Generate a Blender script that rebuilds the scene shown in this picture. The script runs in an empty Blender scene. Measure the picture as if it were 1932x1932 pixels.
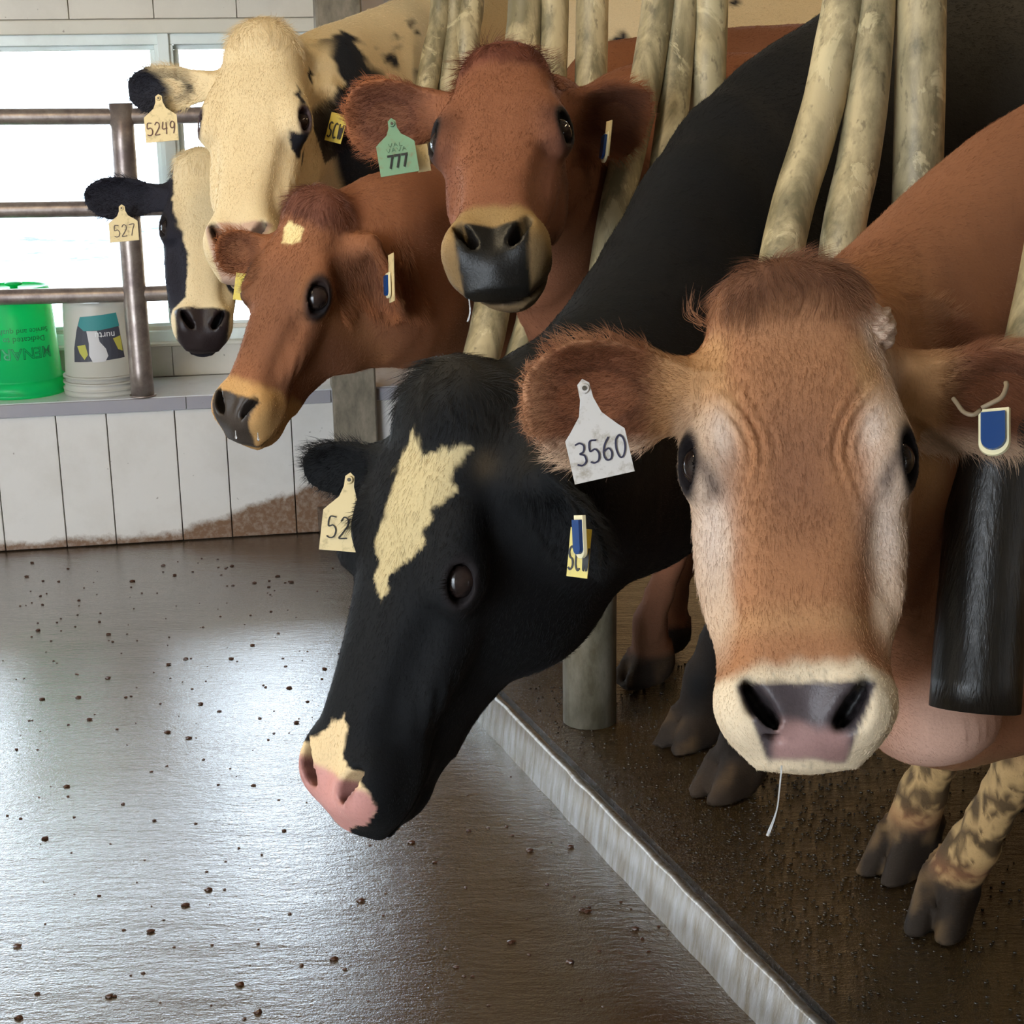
import bpy, bmesh, math, random
import numpy as np
import openvdb as vdb
from mathutils import Vector, Matrix
random.seed(7); rng = np.random.default_rng(7)
sc = bpy.context.scene
COL = sc.collection
DEV = ''

# ---------------------------------------------------------------- camera, light, exposure
def setup_camera():
    P = math.radians(15.2); R = math.radians(.9)
    fw = Vector((0, math.cos(P), -math.sin(P))); u0 = Vector((0, math.sin(P), math.cos(P))); r0 = Vector((1, 0, 0))
    up = math.cos(R)*u0 + math.sin(R)*r0; rt = math.cos(R)*r0 - math.sin(R)*u0
    cd = bpy.data.cameras.new('camera'); cam = bpy.data.objects.new('camera', cd); COL.objects.link(cam)
    cd.sensor_width = 36; cd.sensor_fit = 'HORIZONTAL'; cd.lens = 36*3000/1932; cd.clip_start = .05; cd.clip_end = 300
    m = Matrix((rt, up, -fw)).transposed().to_4x4(); m.translation = Vector((0, 0, 1.35)); cam.matrix_world = m
    sc.camera = cam
setup_camera()
sc.view_settings.view_transform = 'Standard'; sc.view_settings.look = 'None'
sc.view_settings.exposure = 0.0; sc.view_settings.gamma = 1; sc.view_settings.use_curve_mapping = False

def make_world():
    w = bpy.data.worlds.new('overcast_sky'); sc.world = w; w.use_nodes = True
    nt = w.node_tree; nt.nodes.clear()
    out = nt.nodes.new('ShaderNodeOutputWorld'); bg = nt.nodes.new('ShaderNodeBackground')
    bg.inputs[0].default_value = (.80, .90, 1.0, 1); bg.inputs[1].default_value = 15.0
    nt.links.new(bg.outputs[0], out.inputs[0])
make_world()

def area(name, loc, look, sx, sy, power, col):
    l = bpy.data.lights.new(name, 'AREA'); l.shape = 'RECTANGLE'; l.size = sx; l.size_y = sy; l.energy = power; l.color = col
    o = bpy.data.objects.new(name, l); COL.objects.link(o); o.location = loc
    o.rotation_euler = (Vector(look)-Vector(loc)).to_track_quat('-Z', 'Y').to_euler()
    return o
area('assumed_lamp_alley', (-1.2, 2.2, 2.69), (-1.0, 2.6, 0), .12, 1.2, 40, (1, .80, .50))  # assumed unseen lamp for the warm light from overhead
area('assumed_lamp_stalls', (1.9, 3.2, 2.69), (1.9, 3.2, 0), .12, 1.2, 24, (1, .76, .46))  # assumed unseen lamp, warm light over the cows
area('assumed_lamp_back', (3.0, 6.6, 2.69), (3.0, 6.9, 0), .12, 1.2, 70, (1, .74, .42))  # assumed unseen lamp behind the stalls
area('assumed_lamp_far', (1.5, 7.7, 2.69), (1.5, 7.0, 0), .5, 1.4, 60, (.88, .94, 1))  # unseen cool light, assumed and placed for glints on the wet floor
area('assumed_daylight_fill', (-2.6, -1.8, 1.7), (.3, 2.2, .9), 1.8, 2.0, 30, (.93, .96, 1.0))  # added fill behind the viewer; its daylight source is assumed and unseen

# ---------------------------------------------------------------- helpers
def nrm(v): v = np.asarray(v, float); return v/np.linalg.norm(v)
def lin(c):
    if isinstance(c, str):
        c = c.lstrip('#'); c = [int(c[i:i+2], 16)/255 for i in (0, 2, 4)]
    return tuple((x/12.92 if x <= .04045 else ((x+.055)/1.055)**2.4) for x in c)
def tag(o, label=None, cat=None, group=None, kind=None):
    if label: o['label'] = label
    if cat: o['category'] = cat
    if group: o['group'] = group
    if kind: o['kind'] = kind
    return o
def empty(name, loc, label, cat, group=None):
    o = bpy.data.objects.new(name, None); COL.objects.link(o); o.location = loc; o.empty_display_size = .05
    return tag(o, label, cat, group)
def obj(name, me, mat=None, parent=None):
    o = bpy.data.objects.new(name, me); COL.objects.link(o)
    if mat: me.materials.append(mat)
    if parent:
        o.parent = parent
        o.matrix_parent_inverse = Matrix.Translation(-Vector(parent.location))
    return o
def mesh_np(name, v, f, smooth=True):
    """v (N,3) ; f (M,3|4)"""
    me = bpy.data.meshes.new(name); v = np.asarray(v, np.float32); f = np.asarray(f, np.int32); k = f.shape[1]
    me.vertices.add(len(v)); me.vertices.foreach_set('co', v.ravel())
    me.loops.add(f.size); me.loops.foreach_set('vertex_index', f.ravel())
    me.polygons.add(len(f)); me.polygons.foreach_set('loop_start', np.arange(len(f), dtype=np.int32)*k)
    me.update(calc_edges=True)
    me.polygons.foreach_set('use_smooth', np.full(len(f), smooth)); me.update()
    return me
def from_bm(name, bm, smooth=False):
    me = bpy.data.meshes.new(name); bmesh.ops.recalc_face_normals(bm, faces=bm.faces[:]); bm.to_mesh(me); bm.free()
    if smooth: me.polygons.foreach_set('use_smooth', [True]*len(me.polygons))
    return me
def box_bm(bm, c, s, M=None, bev=0):
    r = bmesh.ops.create_cube(bm, size=1)
    for v in r['verts']:
        v.co = Vector((v.co.x*s[0], v.co.y*s[1], v.co.z*s[2])) + Vector(c)
        if M is not None: v.co = M @ v.co
    if bev:
        es = list({e for v in r['verts'] for e in v.link_edges})
        bmesh.ops.bevel(bm, geom=es, offset=bev, segments=1, affect='EDGES')
def box(name, c, s, mat, parent=None, M=None, bev=0):
    bm = bmesh.new(); box_bm(bm, c, s, M, bev); return obj(name, from_bm(name, bm), mat, parent)
def spline(pts, n):
    """Catmull-Rom resample"""
    p = [np.array(q, float) for q in pts]; p = [2*p[0]-p[1]] + p + [2*p[-1]-p[-2]]; out = []
    m = len(p)-3
    for i in range(n):
        t = i/(n-1)*m; k = min(int(t), m-1); u = t-k; a, b, c, d = p[k:k+4]
        out.append(.5*((2*b)+(-a+c)*u+(2*a-5*b+4*c-d)*u*u+(-a+3*b-3*c+d)*u**3))
    return np.array(out)
def tube_mesh(name, pts, rad, seg=20, caps=True, hollow=False):
    pts = np.asarray(pts, float); n = len(pts); rad = np.broadcast_to(np.asarray(rad, float), (n,))
    T = np.gradient(pts, axis=0); T /= np.linalg.norm(T, axis=1)[:, None]
    up = np.array([0, 1., 0]) if abs(T[0][1]) < .9 else np.array([1., 0, 0]); V = []
    for i in range(n):
        a = np.cross(T[i], up); a /= np.linalg.norm(a); b = np.cross(T[i], a)
        for k in range(seg):
            th = 2*math.pi*k/seg; V.append(pts[i]+rad[i]*(math.cos(th)*a+math.sin(th)*b))
    bm = bmesh.new(); vs = [bm.verts.new(v) for v in V]
    for i in range(n-1):
        for k in range(seg):
            f = bm.faces.new((vs[i*seg+k], vs[i*seg+(k+1) % seg], vs[(i+1)*seg+(k+1) % seg], vs[(i+1)*seg+k])); f.smooth = True
    if caps:
        bm.faces.new([vs[k] for k in range(seg)][::-1]); bm.faces.new([vs[(n-1)*seg+k] for k in range(seg)])
    bmesh.ops.recalc_face_normals(bm, faces=bm.faces[:])
    me = bpy.data.meshes.new(name); bm.to_mesh(me); bm.free(); return me
def lathe_mesh(name, prof, seg=48, closed=True):
    bm = bmesh.new(); rings = []
    for r, z in prof: rings.append([bm.verts.new((r*math.cos(2*math.pi*k/seg), r*math.sin(2*math.pi*k/seg), z)) for k in range(seg)])
    for a, b in zip(rings[:-1], rings[1:]):
        for k in range(seg): bm.faces.new((a[k], a[(k+1) % seg], b[(k+1) % seg], b[k])).smooth = True
    if closed: bm.faces.new(rings[0]); bm.faces.new(rings[-1])
    return from_bm_keep(name, bm)
def from_bm_keep(name, bm):
    me = bpy.data.meshes.new(name); bmesh.ops.recalc_face_normals(bm, faces=bm.faces[:]); bm.to_mesh(me); bm.free(); return me

# ---------------------------------------------------------------- materials
class NT:
    def __init__(s, name):
        s.m = bpy.data.materials.new(name); s.m.use_nodes = True; s.nt = s.m.node_tree; s.nt.nodes.clear()
        s.out = s.n('ShaderNodeOutputMaterial'); s.b = s.n('ShaderNodeBsdfPrincipled'); s.l(s.b.outputs[0], s.out.inputs[0])
    def n(s, t, **k):
        nd = s.nt.nodes.new(t)
        for a, b in k.items(): setattr(nd, a, b)
        return nd
    def l(s, a, b): s.nt.links.new(a, b)
    def set(s, k, v): s.b.inputs[k].default_value = v
    def obj(s, scale=(1, 1, 1)):
        t = s.n('ShaderNodeTexCoord'); mp = s.n('ShaderNodeMapping'); mp.inputs['Scale'].default_value = scale
        s.l(t.outputs['Object'], mp.inputs[0]); return mp.outputs[0]
    def noise(s, scale, detail=4, rough=.55, vec=None, dist=0):
        t = s.n('ShaderNodeTexNoise'); t.inputs['Scale'].default_value = scale; t.inputs['Detail'].default_value = detail
        t.inputs['Roughness'].default_value = rough; t.inputs['Distortion'].default_value = dist
        s.l(vec if vec is not None else s.obj(), t.inputs['Vector']); return t.outputs['Fac']
    def ramp(s, fac, stops):
        r = s.n('ShaderNodeValToRGB'); e = r.color_ramp.elements
        while len(e) < len(stops): e.new(.5)
        for el, (p, c) in zip(e, stops):
            el.position = p; el.color = (*c, 1) if not isinstance(c, (int, float)) else (c, c, c, 1)
        s.l(fac, r.inputs[0]); return r.outputs[0]
    def mix(s, fac, a, b, mode='MIX'):
        m = s.n('ShaderNodeMix', data_type='RGBA', blend_type=mode)
        for sock, v in ((m.inputs[0], fac), (m.inputs[6], a), (m.inputs[7], b)):
            if hasattr(v, 'links'): s.l(v, sock)
            elif isinstance(v, (int, float)): sock.default_value = v
            else: sock.default_value = (*v, 1)
        return m.outputs[2]
    def math(s, op, a, b=0.0, c=None):
        m = s.n('ShaderNodeMath', operation=op)
        for i, v in enumerate([a, b] + ([c] if c is not None else [])):
            if hasattr(v, 'links'): s.l(v, m.inputs[i])
            else: m.inputs[i].default_value = v
        return m.outputs[0]
    def bump(s, h, strength, dist=.01):
        b = s.n('ShaderNodeBump'); b.inputs['Strength'].default_value = strength; b.inputs['Distance'].default_value = dist
        s.l(h, b.inputs['Height']); s.l(b.outputs[0], s.b.inputs['Normal']); return b
    def attr(s, name):
        a = s.n('ShaderNodeAttribute'); a.attribute_name = name; return a
def plain(name, col, rough=.6, metal=0, **k):
    t = NT(name); t.set('Base Color', (*lin(col), 1)); t.set('Roughness', rough); t.set('Metallic', metal)
    for a, b in k.items(): t.set(a, b)
    return t.m

# ---------------------------------------------------------------- surfaces
AL = -.09                                    # alley floor level; the cows stand on z = 0
def floor_material(name, c1, c2, wetlo, wethi, bs, spec=.5):
    t = NT(name); co = t.n('ShaderNodeTexCoord').outputs['Object']
    big = t.noise(1.3, 5, .6, co, .4); mid = t.noise(9, 5, .6, co); fine = t.noise(120, 4, .65, co)
    c = t.mix(t.ramp(big, [(.35, 0.), (.65, 1.)]), lin(c1), lin(c2))
    c = t.mix(t.math('MULTIPLY', t.ramp(fine, [(.35, 1.), (.6, 0.)]), .45), c, lin('#2e2418'))
    spk = t.ramp(t.noise(60, 2, .5, co), [(.70, 0.), (.74, 1.)]); c = t.mix(spk, c, lin('#4a2c16'))
    t.l(c, t.b.inputs['Base Color'])
    r = t.ramp(t.math('ADD', t.math('MULTIPLY', big, .6), t.math('MULTIPLY', mid, .4)), [(.36, wetlo), (.66, wethi)]); t.l(r, t.b.inputs['Roughness'])
    t.set('Specular IOR Level', spec); pass
    mp = t.n('ShaderNodeMapping'); mp.inputs['Scale'].default_value = (.55, 1.6, 1); t.l(co, mp.inputs[0])
    h = t.math('ADD', t.math('MULTIPLY', t.noise(55, 5, .62, mp.outputs[0]), .8), t.math('MULTIPLY', t.noise(7, 3, .5, mp.outputs[0]), 1.6)); h = t.math('ADD', h, t.math('MULTIPLY', t.noise(210, 3, .6, co), .35))
    h = t.math('ADD', h, t.math('MULTIPLY', t.noise(520, 2, .5, co), .12)); bp = t.bump(h, 1.0, bs); t.set('Coat Weight', 1.0); t.set('Coat Roughness', .10); t.l(bp.outputs[0], t.b.inputs['Coat Normal']); return t.m
M_ALLEY = floor_material('wet_concrete', '#54483b', '#43341f', .10, .22, .0016, 1.2)
M_STALL = floor_material('wet_manured_concrete', '#45341c', '#2c200f', .05, .15, .0060, 1.0)
def board_mat(name, c, dirt=None, rough=.45):
    t = NT(name); co = t.n('ShaderNodeTexCoord').outputs['Object']
    col = t.mix(t.math('MULTIPLY', t.ramp(t.noise(5, 6, .65, co), [(.45, 0.), (.8, 1.)]), .35), lin(c), lin('#a89f92'))
    col = t.mix(t.ramp(t.noise(45, 2, .5, co), [(.74, 0.), (.78, .6)]), col, lin('#5b4c3e'))
    if dirt:
        sx = t.n('ShaderNodeSeparateXYZ'); t.l(co, sx.inputs[0])
        n = t.math('MULTIPLY_ADD', t.noise(14, 5, .7, co), .07, -.035); z = t.math('ADD', sx.outputs['Z'], n)
        x2 = t.math('MULTIPLY', t.ramp(t.math('MULTIPLY_ADD', sx.outputs['X'], 1.0, 1.4), [(.30, 0.), (.75, 1.)]), .14)
        z = t.math('SUBTRACT', z, x2)
        m = t.ramp(t.math('MULTIPLY_ADD', z, 4, .5), [(.20, 1.), (.29, 0.)])
        col = t.mix(t.math('MULTIPLY', m, t.math('MULTIPLY_ADD', t.noise(60, 3, .7, co), .8, .55)), col, lin('#6f523a'))
    t.l(col, t.b.inputs['Base Color']); t.set('Roughness', rough); t.bump(t.noise(80, 3, .5, co), .15, .002); return t.m
M_PLANK = board_mat('white_wall_panel', '#cfcac4', True, .4)
M_BOARD = board_mat('white_board', '#d0c8ba'); M_FRAME = board_mat('window_paint', '#dfe6e2', rough=.35)
M_TRIM = board_mat('trim_paint', '#cfc8b8'); M_LEDGE = board_mat('ledge_top', '#d3d6dc', rough=.14); M_FACE = board_mat('ledge_face', '#8f8b92', rough=.5)
def steel_mat(name, c1, c2, rough=.4, metal=.5, scale=(18, 18, 18), bump=.3):
    t = NT(name); v = t.obj(scale)
    f = t.noise(1, 6, .65, v); t.l(t.mix(t.ramp(f, [(.35, 0.), (.65, 1.)]), lin(c1), lin(c2)), t.b.inputs['Base Color'])
    t.l(t.math('MULTIPLY_ADD', f, .3, rough-.15), t.b.inputs['Roughness']); t.set('Metallic', metal); t.bump(t.noise(4, 4, .6, v), bump, .002); return t.m
M_RAIL = steel_mat('galvanised_rail', '#a0938a', '#7a6c68', .38, .6)
def pipe_mat(name, base='#b3a27c', dirt='#70664a', pale='#cdbd94'):
    t = NT(name); v = t.obj((1, 1, .45)); f = t.noise(14, 7, .65, v, .4)
    c = t.mix(t.ramp(f, [(.42, 0.), (.60, 1.)]), lin(base), lin(dirt))
    flk = t.ramp(t.noise(9, 6, .7, t.obj((1, 1, .6)), .8), [(.57, 0.), (.60, 1.)]); c = t.mix(t.math('MULTIPLY', flk, .6), c, lin(pale))
    c = t.mix(t.ramp(t.noise(70, 3, .6, v), [(.60, 0.), (.70, .6)]), c, lin('#4e4532'))
    t.l(c, t.b.inputs['Base Color']); t.set('Roughness', .5); t.bump(t.math('ADD', f, t.math('MULTIPLY', flk, .3)), .5, .003); return t.m
M_PIPE = pipe_mat('worn_cream_pipe')
M_SLEEVE = steel_mat('black_sleeve', '#27221d', '#100d0a', .34, .1, (60, 60, 1.5), .5)
M_GSLEEVE = steel_mat('grey_sleeve', '#847d6e', '#57503f', .4, .1, (20, 20, 9), .5)
M_KERB = steel_mat('wet_kerb', '#8a8784', '#6d6252', .20, .45, (60, 60, 7), .35)
M_POST = steel_mat('weathered_post', '#8a7e6c', '#645b4c', .7, 0, (25, 25, 12))

def quad_grid(name, xs, ys, z, mat):
    X, Y = np.meshgrid(xs, ys, indexing='ij'); v = np.stack([X.ravel(), Y.ravel(), np.full(X.size, z)], 1); n, m = len(xs), len(ys)
    i = np.arange((n-1)*m).reshape(n-1, m)[:, :-1].ravel(); f = np.stack([i, i+m, i+m+1, i+1], 1); return obj(name, mesh_np(name, v, f, False), mat)
KD = nrm((.430, -1.165, 0)); KN = np.array((-KD[1], KD[0], 0))*1.   # kerb direction, normal to the cows' side
KN = np.array((.938, .346, 0)); KP = np.array((.257, 2.551, 0))     # a point on the kerb's top edge
def kp(a, b, z): return tuple(KP+KD*a+KN*b+np.array((0, 0, z)))
fl = quad_grid('floor', np.linspace(-6, 9, 4), np.linspace(-5, 12, 4), AL, M_ALLEY); tag(fl, 'wet brown concrete alley floor', kind='structure')
# the cows' standing: a slab behind the kerb
bm = bmesh.new(); pts = [kp(6.5, .030, 0), kp(-5.2, .030, 0), (9, 12, 0), (9, -5, 0)]
top = [bm.verts.new(p) for p in pts]; low = [bm.verts.new((p[0], p[1], AL)) for p in pts]; bm.faces.new(top); bm.faces.new(low[::-1])
for k in range(4): bm.faces.new((top[k], low[k], low[(k+1) % 4], top[(k+1) % 4]))
tag(obj('floor', from_bm('floor', bm), M_STALL), 'raised wet floor under the cows', kind='structure')
# kerb: leaning wet face, slightly rounded top
n = 150; prof = [(-.014, AL-.005), (-.010, -.055), (-.003, -.003), (.0, .001), (.004, .002), (.012, .001), (.034, -.02)]; V = []
for i in range(n):
    a = -1.45+i*(7.9/(n-1))
    for q, (b, z) in enumerate(prof): V.append(kp(a, b+(.0012*math.sin(a*37)+.0006*math.sin(a*91+2))*(q < 4), z+.0012*math.sin(a*53)*(1 < q < 6)))
m = len(prof); fcs = [(i*m+k, (i+1)*m+k, (i+1)*m+k+1, i*m+k+1) for i in range(n-1) for k in range(m-1)]
tag(obj('trim_1', mesh_np('trim_1', V, fcs), M_KERB), 'low wet grey kerb between the alley and the cows', kind='structure')

# window wall frame: u along the wall, o outwards (away from the camera), z up
WA = np.array((-1.648, 4.905, 0)); WT = np.array((.986, .166, 0)); WN = np.array((-.166, .986, 0))
WM = Matrix(((WT[0], WN[0], 0, WA[0]), (WT[1], WN[1], 0, WA[1]), (0, 0, 1, 0), (0, 0, 0, 1)))
def wbox(name, u0, u1, o0, o1, z0, z1, mat, parent=None, bev=.0):
    bm = bmesh.new(); box_bm(bm, ((u0+u1)/2, (o0+o1)/2, (z0+z1)/2), (u1-u0, o1-o0, z1-z0), None, bev)
    for v in bm.verts: v.co = WM @ v.co
    return obj(name, from_bm(name, bm), mat, parent)
def struct(o, label=None): return tag(o, label, kind='structure')
# knee wall with its vertical panels
kw = struct(wbox('wall_back', -2.0, 1.40, .02, .36, AL, .345, plain('dark_joint', '#3a352e', .8)), 'low panelled wall under the ledge')
U = [-2.0, -1.79, -1.63, -1.42, -1.27, -1.06, -.91, -.70, -.55, -.34, -.19, .019, .211, .367, .580, .739, .949, 1.10, 1.295, 1.40]
for a, b in zip(U[:-1], U[1:]): wbox('wall_panel', a+.0016, b-.0016, .0, .022, AL+.004, .346, M_PLANK, kw, .0015)
led = struct(wbox('trim_2', -2.0, 1.41, -.006, .36, .346, .392, M_LEDGE, None, .004), 'white ledge the buckets stand on')
for a, b in ((-2.0, -1.2), (-1.2, -.30), (-.30, .62), (.62, 1.08), (1.22, 1.41)): wbox('ledge_facing', a+.001, b-.001, -.016, -.006, .350, .390, M_FACE, led, .001)
wbox('end_block', 1.36, 1.46, -.02, .12, .36, .455, M_BOARD, led, .006)
# wall behind the ledge and its windows
OW = .36
wb = struct(wbox('wall_back', -3.2, 1.16, OW+.03, OW+.10, AL, .56, M_BOARD), 'white boarded wall below the windows')
for a, b in ((-3.2, -2.1), (-2.1, -1.1), (-1.1, -.2), (-.2, .57), (.57, 1.16)): wbox('wall_panel', a+.001, b-.001, OW+.012, OW+.03, .392, .505, M_BOARD, wb, .001)
wt_ = struct(wbox('wall_back', -3.2, 1.13, OW+.03, OW+.10, 1.50, 2.75, M_BOARD), 'white boarded wall above the windows')
for r, (z0, z1) in enumerate(((1.558, 1.78), (1.78, 2.0), (2.0, 2.22), (2.22, 2.44), (2.44, 2.66))):
    us = [-3.2, -2.4, -1.75, -1.0, -.45, .05, .323, .589, .853, 1.13] if r % 2 == 0 else [-3.2, -2.0, -1.3, -.7, -.2, .2, .45, .72, 1.0, 1.13]
    for a, b in zip(us[:-1], us[1:]): wbox('wall_board', a+.0012, b-.0012, OW+.010, OW+.03, z0+.001, z1-.001, M_BOARD, wt_, .001)
struct(wbox('trim_3', -3.2, 1.12, OW-.012, OW+.03, 1.512, 1.556, M_TRIM, None, .003), 'cream trim board over the windows')
glass = NT('window_glass'); glass.nt.nodes.remove(glass.b)
g1 = glass.n('ShaderNodeBsdfTransparent'); g1.inputs[0].default_value = (.96, .985, 1, 1); g2 = glass.n('ShaderNodeBsdfGlossy'); g2.inputs['Roughness'].default_value = .02
mx = glass.n('ShaderNodeMixShader'); fr = glass.n('ShaderNodeFresnel'); fr.inputs[0].default_value = 1.3; glass.l(fr.outputs[0], mx.inputs[0]); glass.l(g1.outputs[0], mx.inputs[1]); glass.l(g2.outputs[0], mx.inputs[2]); glass.l(mx.outputs[0], glass.out.inputs[0])
def window(k, u0, u1, label):
    bm = bmesh.new(); fw_, z0, z1 = .030, .508, 1.512
    for (a, b, c, d) in ((u0, u1, z0, z0+.040), (u0, u1, z1-.034, z1), (u0, u0+fw_, z0+.04, z1-.034), (u1-fw_, u1, z0+.04, z1-.034)):
        box_bm(bm, ((a+b)/2, OW+.045, (c+d)/2), (b-a, .07, d-c), None, .002)
    for (a, b, c, d) in ((u0+fw_, u1-fw_, z0+.04, z0+.062), (u0+fw_, u1-fw_, z1-.05, z1-.034), (u0+fw_, u0+fw_+.016, z0+.062, z1-.05), (u1-fw_-.016, u1-fw_, z0+.062, z1-.05)):
        box_bm(bm, ((a+b)/2, OW+.06, (c+d)/2), (b-a, .03, d-c), None, .002)
    for v in bm.verts: v.co = WM @ v.co
    w = struct(obj('window_%d' % k, from_bm('window', bm), M_FRAME), label)
    wbox('pane', u0+fw_, u1-fw_, OW+.060, OW+.064, z0+.05, z1-.04, glass.m, w)
window(1, -.62, .612, 'large window above the buckets'); window(2, .612, 1.13, 'window behind the white-faced cow'); window(3, -1.85, -.62, 'window at the far left')
struct(wbox('trim_4', .594, .630, OW-.004, OW+.05, .508, 1.512, M_FRAME, None, .002), 'mullion post between the two windows')
struct(wbox('trim_5', -3.2, 1.13, OW-.03, OW+.04, .500, .512, M_TRIM, None, .002), 'window sill strip')
# column beside the windows
col_ = tag(wbox('square_column', 1.085, 1.225, -.05, .09, AL, 2.7, M_POST, None, .006), 'weathered grey-brown square column at the end of the white ledge', 'column')
clear = NT('clear_vinyl'); clear.nt.nodes.remove(clear.b); c1 = clear.n('ShaderNodeBsdfTranslucent'); c1.inputs[0].default_value = (.8, .85, .9, 1); c2 = clear.n('ShaderNodeBsdfTransparent'); c3 = clear.n('ShaderNodeBsdfGlossy'); c3.inputs['Roughness'].default_value = .15
ma = clear.n('ShaderNodeMixShader'); mb = clear.n('ShaderNodeMixShader'); ma.inputs[0].default_value = .55; mb.inputs[0].default_value = .12
clear.l(c1.outputs[0], ma.inputs[1]); clear.l(c2.outputs[0], ma.inputs[2]); clear.l(ma.outputs[0], mb.inputs[1]); clear.l(c3.outputs[0], mb.inputs[2]); clear.l(mb.outputs[0], clear.out.inputs[0])
cur = empty('strip_curtain', tuple(WM @ Vector((1.25, .3, 2.3))), 'clear plastic strip curtain hanging beside the square column', 'curtain')
for k in range(9):
    bm = bmesh.new(); u0 = 1.16+k*.085; N_ = 10
    vs = [[bm.verts.new(WM @ Vector((u0+.10*i/N_, .34+.012*math.sin(3.14*i/N_)+.02*(k % 2), z))) for i in range(N_+1)] for z in (.6, 2.3)]
    for i in range(N_): bm.faces.new((vs[0][i], vs[0][i+1], vs[1][i+1], vs[1][i]))
    r = bmesh.ops.solidify(bm, geom=bm.faces[:], thickness=.003); o = obj('strip', from_bm('strip', bm, True), clear.m, cur)
wbox('hanging_bar', 1.14, 1.95, .32, .38, 2.28, 2.34, M_RAIL, cur)
# room shell
M_CREAM = board_mat('cream_wall', '#d9b98a'); M_CEIL = board_mat('ceiling_paint', '#cfc6b4')
struct(box('wall_back', (3.6, 9.0, 1.3), (9.2, .1, 2.9), M_CREAM), 'cream wall behind the stalls'); struct(box('wall_right', (7.0, 3.4, 1.3), (.1, 11.4, 2.9), M_CREAM), 'cream wall on the right')
struct(box('wall_left', (-4.9, 1.0, 1.3), (.1, 7.3, 2.9), M_BOARD), 'white wall on the left'); struct(box('wall_front', (2.6, -2.6, 1.3), (9.0, .1, 2.9), M_BOARD), 'wall behind the viewer')
bm = bmesh.new(); rt_ = [WM @ Vector((1.13, OW+.06, 0)), Vector((-.9, 9, 0))]
a_, b_ = rt_; dv = (b_-a_).normalized(); pn = Vector((-dv.y, dv.x, 0))*.05
vs = [bm.verts.new(q) for q in (a_, b_, b_+pn, a_+pn)]; vt = [bm.verts.new(v.co+Vector((0, 0, 2.7))) for v in vs]
for q in [vs[::-1], vt]+[[vs[i], vs[(i+1) % 4], vt[(i+1) % 4], vt[i]] for i in range(4)]: bm.faces.new(q)
for v in bm.verts: v.co.z += AL
struct(obj('wall_left', from_bm('wall_left', bm), M_CREAM), 'cream return wall beyond the windows')
struct(box('ceiling', (1.2, 3.1, 2.80), (12.4, 12.2, .1), M_CEIL), 'painted ceiling')
# outside
t = NT('snowy_yard'); co = t.n('ShaderNodeTexCoord').outputs['Object']; sx = t.n('ShaderNodeSeparateXYZ'); t.l(co, sx.inputs[0])
band = t.ramp(t.math('MULTIPLY', sx.outputs['Y'], .01), [(.150, 0.), (.156, 1.), (.262, 1.), (.275, 0.)]); nn_ = t.ramp(t.noise(1.4, 7, .75, co), [(.35, 0.), (.62, 1.)])
t.l(t.mix(t.math('MULTIPLY', band, t.math('MULTIPLY_ADD', nn_, .35, .60)), lin('#f4f6f8'), lin('#2b3036')), t.b.inputs['Base Color']); t.set('Roughness', 1.0); t.set('Specular IOR Level', 0.0)
yard = quad_grid('ground', np.linspace(-120, 80, 3), np.linspace(5.6, 200, 3), AL-.25, t.m); tag(yard, 'snowy yard outside', kind='structure')

# ---------------------------------------------------------------- rail fence standing on the ledge
rf = empty('rail_fence', tuple(WM @ Vector((.485, .03, .39))), 'steel pipe rail fence standing on the white ledge in front of the window', 'fence')
def wp(u, o, z): return tuple(WM @ Vector((u, o, z)))
for z in (1.263, .986, .720): obj('rail', tube_mesh('rail', [wp(-1.9+.4*i, .028, z+.004*math.sin(i*1.7)) for i in range(8)]+[wp(1.10, .028, z)], .0245, 20), M_RAIL, rf)
for u in (.485, -1.3): obj('post', tube_mesh('post', spline([wp(u, .022, .392), wp(u-.002, .022, .8), wp(u, .022, 1.30)], 10), .036, 24), M_RAIL, rf)
for u in (.485, -1.3): obj('foot_plate', tube_mesh('foot_plate', [wp(u, .026, .392), wp(u, .026, .398)], .042, 24), M_RAIL, rf)

# ---------------------------------------------------------------- lettering helpers
def text_mesh(txt, size, depth=.0004, font=None, narrow=1.0, off=0.):
    cu = bpy.data.curves.new('txt', 'FONT'); cu.body = txt; cu.size = size; cu.align_x = 'CENTER'; cu.align_y = 'CENTER'; cu.extrude = depth; cu.resolution_u = 3; cu.offset = off
    o = bpy.data.objects.new('txt', cu); COL.objects.link(o); dg = bpy.context.evaluated_depsgraph_get(); me = bpy.data.meshes.new_from_object(o.evaluated_get(dg)); bpy.data.objects.remove(o)
    v = np.zeros(len(me.vertices)*3, np.float32); me.vertices.foreach_get('co', v); v = v.reshape(-1, 3); v[:, 0] *= narrow; me.vertices.foreach_set('co', v.ravel()); return me
def map_mesh(me, fn):
    v = np.zeros(len(me.vertices)*3, np.float32); me.vertices.foreach_get('co', v); v = fn(v.reshape(-1, 3)); me.vertices.foreach_set('co', v.astype(np.float32).ravel()); me.update(); return me

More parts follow.
